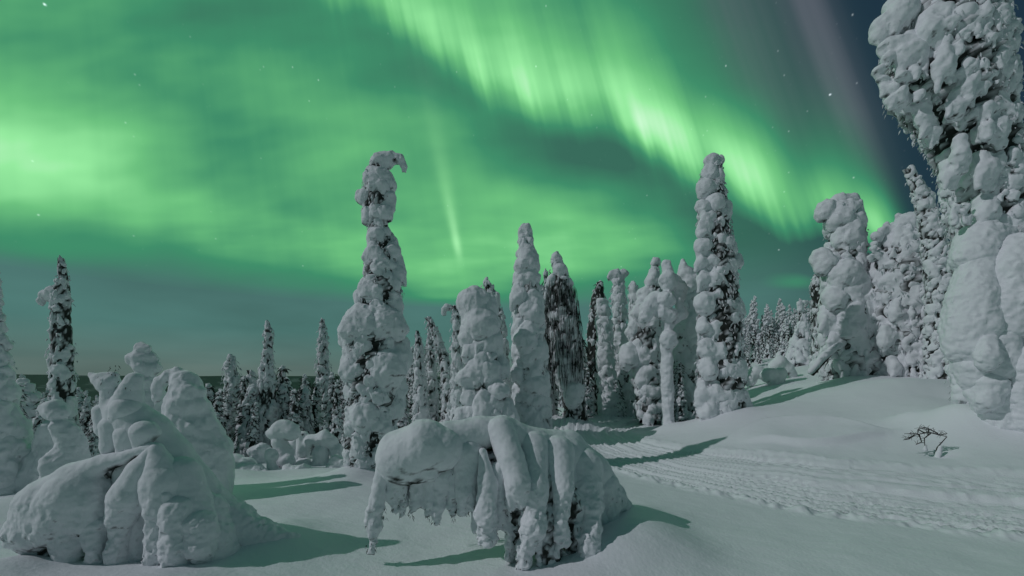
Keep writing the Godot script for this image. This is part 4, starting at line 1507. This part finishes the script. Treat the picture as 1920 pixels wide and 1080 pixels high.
	mi.material_override = M.tree_snow
	mi.set_meta("kind", "stuff")
	mi.set_meta("label", "far-off snow-dusted forest covering the valley below the horizon")
	mi.set_meta("category", "forest")
	add_child(mi)


# ---------------------------------------------------------------- trees bent under snow, shrubs and stumps
func make_mounds() -> void:
	var jobs := []
	var info := []
	var owner := []
	var bent_lobes := []
	# A: bent tree in the middle foreground
	var d := 3.6
	var at := P(1150, 1000, 4.3)
	info.append(["bent_spruce", "spruce bowed to the ground in the middle foreground, hung with thick snow fingers", at, d])
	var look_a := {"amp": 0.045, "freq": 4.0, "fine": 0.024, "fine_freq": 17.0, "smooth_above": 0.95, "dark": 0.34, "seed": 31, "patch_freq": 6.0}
	var list := [
		[[770, 848, 36, -6], [840, 828, 36, -20], [900, 812, 30, -40], [940, 808, 28, -46], [1000, 836, 34, -70], [1056, 858, 42, -100], [1100, 890, 44, -130], [1140, 935, 34, -165], [1184, 974, 13, -215]],
		[[1010, 830, 26, -90], [1066, 836, 28, -120], [1112, 884, 30, -150]],
		[[1060, 900, 46, -90], [1120, 975, 34, -120], [1150, 1005, 24, -110]],
	]
	jobs.append([chain(list, d, at, 9.0), 0.0205, look_a])
	var lobes := [
		[[[752, 860, 46, 14], [796, 836, 50, 12], [826, 842, 42, 8]], [[742, 840, 32, 6], [792, 820, 32, 0]], [[770, 880, 30, 14], [800, 876, 28, 12]]],
		[[[722, 870, 16, 14], [712, 915, 13, 16], [705, 955, 15, 14], [701, 985, 13, 14], [697, 1012, 5, 12], [696, 1036, 10, 10]], [[712, 940, 10, 12], [720, 972, 4, 12]], [[698, 958, 9, 16], [690, 990, 4, 16]]],
		[[[738, 890, 18, 6], [734, 930, 12, 6], [741, 956, 5, 6]], [[750, 900, 14, 4], [756, 935, 6, 4]]],
		[[[785, 895, 17, -8], [780, 940, 13, -8], [770, 968, 4, -6]], [[795, 910, 12, -10], [798, 946, 6, -10]]],
		[[[830, 890, 24, -8], [822, 945, 15, -6], [817, 980, 7, -6]]],
		[[[850, 890, 18, -12], [848, 950, 11, -8], [852, 972, 5, -8]]], [[[806, 900, 14, 0], [808, 940, 10, 0], [803, 968, 4, 0]]], [[[756, 900, 14, -12], [758, 945, 8, -12], [754, 966, 4, -12]]], [[[892, 900, 16, -14], [894, 960, 10, -10], [890, 990, 5, -10]]], [[[936, 880, 16, 2], [938, 950, 12, 4], [934, 985, 6, 4]], [[942, 940, 8, 6], [946, 975, 4, 6]]],
		[[[876, 850, 30, -14], [874, 920, 20, 0], [864, 962, 8, 2]], [[880, 920, 14, 2], [886, 955, 9, 2]], [[868, 935, 9, 4], [873, 966, 5, 4]]],
		[[[905, 846, 8, 4], [914, 905, 19, 16], [912, 965, 22, 22], [918, 1010, 14, 22]], [[904, 985, 9, 22], [900, 1018, 5, 22]], [[925, 990, 7, 22], [930, 1015, 4, 22]]],
		[[[938, 806, 26, -26], [958, 858, 26, 2], [972, 905, 25, 20], [980, 946, 11, 22]], [[960, 915, 14, 20], [958, 955, 6, 22]]],
		[[[958, 920, 11, -10], [956, 995, 12, -6], [958, 1040, 13, -6]]],
		[[[1000, 836, 28, -44], [1006, 910, 22, 6], [998, 985, 25, 22], [984, 1054, 12, 26]], [[1006, 1010, 12, 18], [1012, 1056, 5, 18]], [[975, 1020, 9, 24], [972, 1062, 5, 24]]],
		[[[1044, 850, 34, -60], [1056, 920, 20, 0], [1054, 985, 16, 14], [1044, 1040, 7, 18]], [[1060, 980, 9, 14], [1063, 1026, 4, 14]]],
		[[[1092, 880, 40, -90], [1106, 945, 23, -36], [1108, 1010, 19, 0], [1100, 1075, 24, 14]], [[1084, 900, 22, -70], [1086, 960, 12, -20], [1082, 1005, 6, -6]]],
		[[[1034, 1020, 15, 0], [1037, 1090, 19, 8]]],
		[[[1126, 916, 34, -120], [1148, 980, 18, -100], [1156, 1030, 14, -76]]],
		[[[1152, 950, 24, -180], [1180, 988, 14, -208]]],
	]
	for l in lobes:
		jobs.append([chain(l, d, at, 3.5), 0.0175, look_a])
		owner.append(0)
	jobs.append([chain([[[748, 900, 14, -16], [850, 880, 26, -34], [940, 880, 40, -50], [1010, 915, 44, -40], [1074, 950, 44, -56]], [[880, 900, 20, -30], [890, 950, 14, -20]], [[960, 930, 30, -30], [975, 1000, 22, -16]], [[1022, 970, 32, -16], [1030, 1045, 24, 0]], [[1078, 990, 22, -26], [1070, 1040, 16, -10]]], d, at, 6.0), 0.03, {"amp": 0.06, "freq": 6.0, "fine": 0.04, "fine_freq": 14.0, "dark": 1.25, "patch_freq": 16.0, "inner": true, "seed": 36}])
	owner.append(0)
	bent_lobes.append(lobes)
	# B: bent tree at lower left
	d = 3.5
	at = P(320, 1070, d)
	info.append(["bent_spruce", "large spruce collapsed under snow at lower left, with lobed snow heads on top", at, d])
	var look_b := {"amp": 0.040, "freq": 3.6, "fine": 0.022, "fine_freq": 16.0, "smooth_above": 0.95, "dark": 0.32, "seed": 32, "patch_freq": 5.0}
	owner.insert(0, 0)
	owner.append(1)
	list = [
		[[252, 790, 34, 0], [270, 812, 42, -8], [306, 862, 46, -18], [346, 916, 48, -30], [388, 964, 45, -44], [436, 990, 44, -50], [486, 1008, 34, -58], [536, 1024, 24, -64], [610, 1046, 9, -66]],
		[[206, 722, 16, 4], [208, 756, 15, 4], [226, 782, 26, 4]],
		[[250, 720, 14, 0], [242, 742, 20, 4], [234, 768, 27, 4]],
		[[262, 880, 40, -14], [286, 950, 62, -24], [290, 1080, 66, -24]], [[350, 950, 46, -22], [386, 1060, 56, -30]], [[226, 960, 30, 10], [222, 1080, 30, 14]],
	]
	jobs.append([chain(list, d, at, 7.0), 0.0215, look_b])
	lobes = [
		[[[170, 703, 5, 6], [186, 712, 12, 6], [204, 720, 19, 4]], [[196, 706, 9, 2], [214, 704, 8, 0]], [[196, 724, 14, 6], [212, 736, 12, 4]]],
		[[[252, 712, 14, 2], [240, 738, 19, 6]]],
		[[[236, 770, 26, 12], [226, 785, 20, 14]]],
		[[[192, 772, 15, 6], [196, 804, 15, 6], [206, 824, 8, 6]], [[204, 780, 14, 6], [208, 800, 10, 8]]],
		[[[214, 800, 23, 14], [206, 840, 14, 18], [204, 858, 7, 18]]], [[[240, 815, 22, 18], [231, 856, 10, 20], [234, 868, 5, 20]]], [[[272, 812, 24, 20], [262, 850, 10, 22]]],
		[[[286, 838, 10, 30], [240, 856, 12, 32], [190, 870, 17, 32], [140, 904, 36, 30], [106, 944, 54, 28], [82, 985, 50, 28]], [[150, 928, 52, 34], [124, 972, 56, 30]], [[166, 940, 34, 42], [160, 970, 33, 42]]],
		[[[286, 842, 10, 32], [268, 880, 24, 36], [246, 928, 34, 38], [232, 965, 26, 40]], [[250, 880, 12, 40], [244, 900, 14, 42]]],
		[[[230, 970, 19, 40], [222, 1030, 17, 42], [224, 1085, 18, 40]]],
		[[[292, 844, 14, 30], [308, 905, 38, 30], [312, 950, 34, 34]]],
		[[[296, 970, 18, 46], [296, 1085, 18, 46]]], [[[334, 955, 30, 40], [336, 1020, 27, 44], [330, 1085, 22, 44]]], [[[312, 930, 12, 52], [316, 962, 7, 52]]],
		[[[340, 890, 34, 10], [366, 965, 32, 20]]], [[[372, 985, 30, 34], [376, 1025, 27, 36]]],
		[[[384, 960, 34, -6], [404, 1010, 36, -2], [410, 1070, 42, -4]]],
		[[[128, 1000, 36, 40], [128, 1040, 26, 42], [124, 1092, 26, 42]]], [[[72, 990, 38, 30], [74, 1045, 26, 32], [70, 1092, 26, 32]]], [[[180, 985, 22, 42], [182, 1040, 15, 44], [180, 1092, 18, 44]]],
	]
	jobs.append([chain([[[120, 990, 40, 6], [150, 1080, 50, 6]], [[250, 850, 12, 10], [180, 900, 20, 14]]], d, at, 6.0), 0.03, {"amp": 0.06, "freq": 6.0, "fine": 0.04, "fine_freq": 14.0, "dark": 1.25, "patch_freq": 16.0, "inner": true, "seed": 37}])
	owner.append(1)
	for l in lobes:
		jobs.append([chain(l, d, at, 3.0), 0.0185, look_b])
		owner.append(1)
	bent_lobes.append(lobes)
	# C: hunched pair behind it
	d = 5.6
	at = P(360, 915, d)
	info.append(["hunched_spruce", "hunched spruce behind the lower left mound, its top curled over to the left", at, d])
	list = [
		[[330, 700, 11, 0], [316, 704, 12, 2], [302, 716, 10, 4], [296, 745, 9, 6]],
		[[334, 700, 10, 0], [346, 718, 24, 0], [350, 735, 28, 4]],
		[[338, 760, 28, 8], [356, 765, 28, 4]], [[336, 792, 28, 10], [364, 800, 30, 2]], [[345, 826, 38, 6], [368, 838, 34, 0]],
		[[372, 780, 26, -12], [395, 850, 34, -10], [392, 920, 38, -6]], [[352, 870, 40, 6], [360, 930, 46, 4]], [[318, 760, 12, 4], [312, 790, 10, 4]],
		[[330, 850, 30, 10], [330, 930, 34, 10]],
	]
	jobs.append([chain(list, d, at, 5.0), 0.03, {"amp": 0.05, "freq": 2.8, "fine": 0.02, "fine_freq": 9.0, "dark": 0.25, "seed": 33}])
	d = 5.9
	at = P(275, 900, d)
	info.append(["hunched_spruce", "knobbly spruce with a flat little cap rising behind the lower left mound", at, d])
	list = [
		[[264, 652, 11, 4], [272, 654, 12, 4]], [[254, 674, 14, 6], [264, 672, 15, 6]], [[284, 672, 12, -2], [290, 690, 12, -2]], [[266, 690, 15, 8], [278, 694, 16, 2]],
		[[262, 718, 20, 8], [280, 722, 19, 0]], [[268, 750, 24, 6], [282, 800, 32, 0], [280, 900, 44, 0]], [[250, 760, 18, 6], [250, 800, 20, 6]], [[296, 740, 14, 2], [304, 780, 20, 0]],
	]
	jobs.append([chain(list, d, at, 4.0), 0.03, {"amp": 0.05, "freq": 2.8, "fine": 0.02, "fine_freq": 9.0, "dark": 0.25, "seed": 34}])
	# D: knobs at far left
	d = 5.0
	at = P(118, 915, d)
	info.append(["snow_covered_sapling", "bulbous snow-wrapped sapling with a narrow neck in front of the thin tall spruce", at, d])
	list = [[[104, 768, 20, 0], [112, 772, 18, 0]], [[116, 800, 16, 0], [120, 822, 13, 0]], [[112, 868, 26, 4], [114, 900, 28, 4]], [[122, 830, 12, 0], [120, 850, 16, 0]], [[134, 812, 18, -6], [136, 870, 22, -6], [140, 930, 26, -6]]]
	jobs.append([chain(list, d, at, 5.0), 0.026, {"amp": 0.05, "freq": 3.0, "fine": 0.016, "fine_freq": 10.0, "dark": 0.1, "seed": 35}])
	d = 5.7
	at = P(80, 920, d)
	info.append(["snow_covered_sapling", "low snow-smothered sapling leaning between the left edge spruce and the bulbous one", at, d])
	list = [[[98, 806, 20, 0], [84, 840, 20, 0], [72, 880, 22, 0], [64, 925, 26, 0]], [[100, 830, 20, 0], [96, 930, 26, 0]]]
	jobs.append([chain(list, d, at, 5.0), 0.03, {"amp": 0.09, "freq": 3.0, "fine": 0.02, "fine_freq": 9.0, "dark": 0.16, "seed": 36}])
	# E: shrubs on the left middle ground
	d = 9.0
	at = P(528, 860, d)
	info.append(["snow_covered_shrub", "low shrub under a tilted snow slab left of the hooked tall tree", at, d])
	list = [[[512, 812, 12, 0], [530, 805, 18, 0], [545, 812, 16, 0]], [[525, 830, 14, 0], [535, 850, 16, 0]], [[515, 865, 14, 6], [540, 862, 14, 6]]]
	jobs.append([chain(list, d, at, 3.0), 0.035, {"amp": 0.06, "freq": 2.4, "dark": 0.2, "seed": 37}])
	d = 9.4
	at = P(605, 850, d)
	info.append(["snow_covered_shrub", "shrub topped by rounded snow pillows just left of the hooked tall tree's foot", at, d])
	list = [[[582, 828, 12, 0], [605, 822, 14, 0], [620, 828, 12, 0]], [[566, 818, 10, -4], [568, 845, 12, -4]], [[600, 850, 15, 6], [600, 870, 16, 6]], [[632, 845, 12, 0], [638, 868, 16, 0]], [[575, 870, 12, 8], [560, 880, 14, 8]]]
	jobs.append([chain(list, d, at, 3.0), 0.035, {"amp": 0.06, "freq": 2.4, "dark": 0.24, "seed": 38}])
	d = 8.6
	at = P(455, 885, d)
	info.append(["snow_covered_shrub", "smooth low snow hump at the foot of the slim left spruces", at, d])
	list = [[[440, 868, 16, 0], [465, 875, 16, 0], [485, 884, 8, 0]], [[440, 888, 14, 4], [470, 892, 12, 4]], [[425, 870, 14, -4], [424, 890, 16, -4]]]
	jobs.append([chain(list, d, at, 5.0), 0.035, {"amp": 0.05, "freq": 2.0, "dark": 0.0, "seed": 39}])
	for q in [
		[8.3, 470, 898, "broad low snow hump in the open left of the hooked tall tree", [[[450, 884, 12, 0], [478, 886, 15, 0], [500, 892, 9, 0]], [[462, 898, 10, 6]]]],
		[8.6, 508, 884, "snow-capped sapling stub between two low humps on the left", [[[508, 850, 9, 0], [508, 868, 7, 0], [510, 886, 11, 0]], [[516, 856, 7, 2]]]],
		[8.4, 562, 893, "pair of joined snow cushions beside the shaded drift on the left", [[[545, 882, 13, 0], [566, 884, 15, 0]], [[582, 890, 10, 2]]]],
		[8.8, 640, 886, "small snow-buried bush touching the hooked tall tree's left side", [[[628, 862, 11, 0], [640, 868, 13, 0]], [[622, 880, 12, 4], [642, 884, 13, 4]], [[652, 862, 8, -4]]]],
		[10.0, 486, 870, "lumpy snow-covered bush at the foot of the dark-tipped spruce", [[[476, 846, 10, 0], [490, 842, 12, 0], [500, 850, 9, 0]], [[482, 862, 11, 4], [496, 866, 12, 4]]]],
		[10.4, 560, 866, "snow-loaded bush in front of the dense left spruces", [[[548, 838, 11, 0], [562, 832, 13, 0], [574, 840, 10, 0]], [[556, 856, 12, 4], [572, 860, 12, 4]]]],
		[9.2, 412, 888, "half-hidden snow hump behind the lower left mound's right shoulder", [[[404, 868, 14, 0], [420, 872, 14, 0]], [[430, 884, 12, 4]]]],
	]:
		at = P(q[1], q[2], q[0])
		info.append(["snow_covered_shrub", q[3], at, q[0]])
		jobs.append([chain(q[4], q[0], at, 3.5), 0.034, {"amp": 0.07, "freq": 2.6, "fine": 0.02, "fine_freq": 9.0, "dark": 0.2, "seed": 60 + jobs.size()}])
	# F: mounds behind the column tree
	d = 15.0
	at = P(1450, 720, d)
	info.append(["snow_covered_shrub", "rounded shrub mound on the slope right of the tall column tree", at, d])
	list = [[[1440, 704, 13, 4], [1462, 702, 12, 4], [1455, 718, 14, 6]]]
	jobs.append([chain(list, d, at, 3.0), 0.05, {"amp": 0.06, "freq": 1.8, "dark": 0.05, "seed": 40}])
	d = 16.0
	at = P(1458, 705, d)
	info.append(["snow_covered_shrub", "taller shrub mound behind the rounded one on the slope", at, d])
	list = [[[1452, 686, 11, 0], [1462, 680, 12, 0], [1474, 690, 12, 0]], [[1478, 692, 8, 0], [1486, 704, 8, 0]]]
	jobs.append([chain(list, d, at, 3.0), 0.05, {"amp": 0.06, "freq": 1.8, "dark": 0.2, "seed": 41}])
	d = 15.5
	at = P(1422, 705, d)
	info.append(["snow_covered_shrub", "small round shrub mound nearest the tall column tree", at, d])
	list = [[[1418, 698, 13, 0], [1428, 700, 12, 0]], [[1405, 712, 12, 0]]]
	jobs.append([chain(list, d, at, 3.0), 0.05, {"amp": 0.06, "freq": 1.8, "dark": 0.0, "seed": 42}])
	# G: the bare white trunk with snow balls
	d = 11.6
	at = P(1252, 806, d)
	info.append(["snow_plastered_tree", "bare white-plastered trunk carrying stacked balls of snow", at, d])
	list = [
		[[1250, 497, 9, 0], [1251, 505, 10, 0]], [[1251, 524, 16, 2], [1254, 530, 15, 2]], [[1249, 560, 15, 10], [1252, 564, 14, 10]], [[1242, 585, 14, 4], [1256, 590, 14, 4]], [[1252, 634, 16, 8], [1256, 642, 14, 8]], [[1251, 515, 7, 0], [1250, 640, 9, 0]],
		[[1250, 640, 11, 0], [1251, 720, 11, 0], [1254, 810, 11, 0]],
		[[1258, 616, 4, 0], [1268, 604, 3.5, 0], [1278, 590, 10, 0], [1276, 575, 9, 0]], [[1262, 530, 16, -6], [1276, 540, 12, -8], [1270, 560, 13, -8]], [[1228, 560, 14, -6], [1215, 580, 16, -2], [1210, 592, 14, 0]],
	]
	jobs.append([chain(list, d, at, 3.0), 0.036, {"amp": 0.05, "freq": 2.6, "fine": 0.03, "fine_freq": 6.0, "dark": 0.06, "seed": 43}])
	# H: snow ball and crumbs
	d = 7.7
	at = P(1725, 787, d)
	info.append(["snow_lump", "small loose snow lump lying left of the giant tree's foot", at, d])
	jobs.append([chain([[[1725, 782, 7, 0], [1731, 784, 5, 0]]], d, at, 2.0), 0.02, {"amp": 0.03, "freq": 5.0, "seed": 44}])
	d = 9.2
	at = P(1109, 852, d)
	info.append(["snow_lump", "block of packed snow broken off at the edge of the trail", at, d])
	jobs.append([chain([[[1102, 848, 6, 0], [1114, 850, 6, 0]], [[1106, 854, 6, 0]]], d, at, 1.5), 0.02, {"amp": 0.04, "freq": 6.0, "seed": 45}])
	var made := run_jobs(jobs)
	for i in range(2, info.size()):
		owner.append(i)
	var roots := []
	for i in info.size():
		var q: Array = info[i]
		var cat: String = {"snow_lump": "snow lump", "snow_covered_shrub": "shrub", "snow_covered_sapling": "sapling"}.get(q[0], "tree")
		roots.append(thing(q[0], q[1], cat, q[2]) if q[0] != "snow_lump" else null)
	var mantled := {}
	for i in made.size():
		var q: Array = info[owner[i]]
		if q[0] == "snow_lump":
			var o := part(numbered("snow_lump"), made[i], M.tree_snow, self)
			o.position = q[2]
			o.set_meta("label", q[1])
			o.set_meta("category", "snow lump")
			continue
		var dark: bool = jobs[i][2].has("inner")
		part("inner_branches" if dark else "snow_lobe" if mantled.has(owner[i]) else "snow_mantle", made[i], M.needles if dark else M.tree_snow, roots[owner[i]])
		mantled[owner[i]] = true
	bent_inside(roots[0], info[0][2], 3.6, bent_lobes[0], [[1185, 985, 4.6], [1140, 925, 4.35], [1060, 870, 4.08], [960, 840, 3.82], [860, 850, 3.7], [760, 875, 3.6]], 1300)
	bent_inside(roots[1], info[1][2], 3.5, bent_lobes[1], [[430, 1060, 3.8], [390, 980, 3.7], [330, 900, 3.6], [270, 850, 3.45], [180, 890, 3.4], [120, 960, 3.4]], 700)


func bent_inside(root: Node3D, at: Vector3, d: float, lobes: Array, line: Array, n: int) -> void:
	var st := SurfaceTool.new()
	st.begin(Mesh.PRIMITIVE_TRIANGLES)
	var pts := []
	var rad := []
	for i in line.size():
		pts.append(P(line[i][0], line[i][1], line[i][2]) - at + Vector3(0, -0.02, -0.05))
		rad.append(lerpf(0.06, 0.015, float(i) / (line.size() - 1)))
	tube(st, pts, rad, Color(0.05, 0.043, 0.036))
	part("trunk", st.commit(), M.bark, root)
	var t := SurfaceTool.new()
	t.begin(Mesh.PRIMITIVE_TRIANGLES)
	for i in n:
		var u := rng.randf() * (pts.size() - 1.001)
		var a: Vector3 = pts[int(u)]
		var b: Vector3 = pts[int(u) + 1]
		var p := a.lerp(b, u - int(u)) + Vector3(rng.randf_range(-0.18, 0.18), rng.randf_range(-0.26, 0.0), rng.randf_range(-0.22, 0.06))
		twig(t, p, Vector3(rng.randf_range(-0.5, 0.5), -1, rng.randf_range(-0.3, 0.5)).normalized(), rng.randf_range(0.05, 0.13), rng.randf_range(0.005, 0.011), DARK if rng.randf() < 0.8 else SNOW * 0.6)
	# needle tips standing out of the ends of the snow fingers
	for lobe in lobes:
		for seg in lobe:
			var e: Array = seg[seg.size() - 1]
			if seg.size() < 2 or e[2] > 24:
				continue
			var de: float = d - e[3] * d / FOCAL
			var c := P(e[0], e[1], de) - at
			var r: float = e[2] * de / FOCAL
			for i in 16:
				var a := rng.randf() * TAU
				var out := Vector3(sin(a), rng.randf_range(-0.9, 0.3), cos(a)).normalized()
				twig(t, c + out * r * 0.8 + Vector3(0, rng.randf_range(0.0, 0.1), 0), (out + Vector3.DOWN * 1.2).normalized(), rng.randf_range(0.015, 0.05), rng.randf_range(0.002, 0.005), DARK if rng.randf() < 0.7 else SNOW * 0.6)
	part("needle_foliage", t.commit(), M.needles, root)


func make_bare_bush() -> void:
	var d := 6.55
	var at := P(1765, 856, d)
	var root := thing("bare_bush", "bare dark twiggy bush poking out of the snow by the trail", "bush", at)
	var q := func(x: float, y: float, f := 0.0) -> Vector3: return P(x, y, d) - at + Vector3(0, 0, f)
	for b in [
		[[1757, 862], [1764, 840], [1768, 818], [1752, 812], [1738, 812]],
		[[1764, 816], [1740, 810], [1718, 818], [1694, 822]],
		[[1738, 812], [1728, 806], [1714, 812], [1700, 814]],
		[[1742, 812], [1736, 822], [1734, 836]],
		[[1752, 812], [1746, 804], [1736, 802]],
		[[1720, 816], [1710, 824], [1700, 826]],
		[[1730, 815], [1726, 828], [1720, 834]],
		[[1764, 816], [1770, 812]],
		[[1748, 812], [1740, 806], [1728, 803]],
	]:
		var st := SurfaceTool.new()
		st.begin(Mesh.PRIMITIVE_TRIANGLES)
		var pts := []
		var rad := []
		for i in b.size():
			pts.append(q.call(b[i][0], b[i][1], 0.06 * sin(b[i][0] * 0.7 + i)))
			rad.append(lerpf(0.011, 0.004, float(i) / (b.size() - 1)))
		tube(st, pts, rad, Color(0.03, 0.026, 0.024), 5)
		for i in 9:
			var u := rng.randf() * (pts.size() - 1.001)
			var p: Vector3 = pts[int(u)].lerp(pts[int(u) + 1], u - int(u))
			var e := p + Vector3(rng.randf_range(-0.11, 0.04), rng.randf_range(-0.05, 0.08), rng.randf_range(-0.06, 0.06))
			tube(st, [p, p.lerp(e, 0.5) + Vector3(0, 0.01, 0), e], [0.0035, 0.0028, 0.0015], Color(0.03, 0.026, 0.024), 4)
		part("branch", st.commit(), M.bark, root)
	var m := run_jobs([[chain([[[1757, 862, 5, 2], [1760, 850, 4, 2], [1763, 838, 2.5, 2]], [[1735, 838, 2.5, 0], [1735, 844, 3, 0]]], d, at, 1.5), 0.012, {"amp": 0.01, "freq": 8.0, "seed": 3, "dark": 0.3}]])
	part("snow_cover", m[0], M.tree_snow, root)
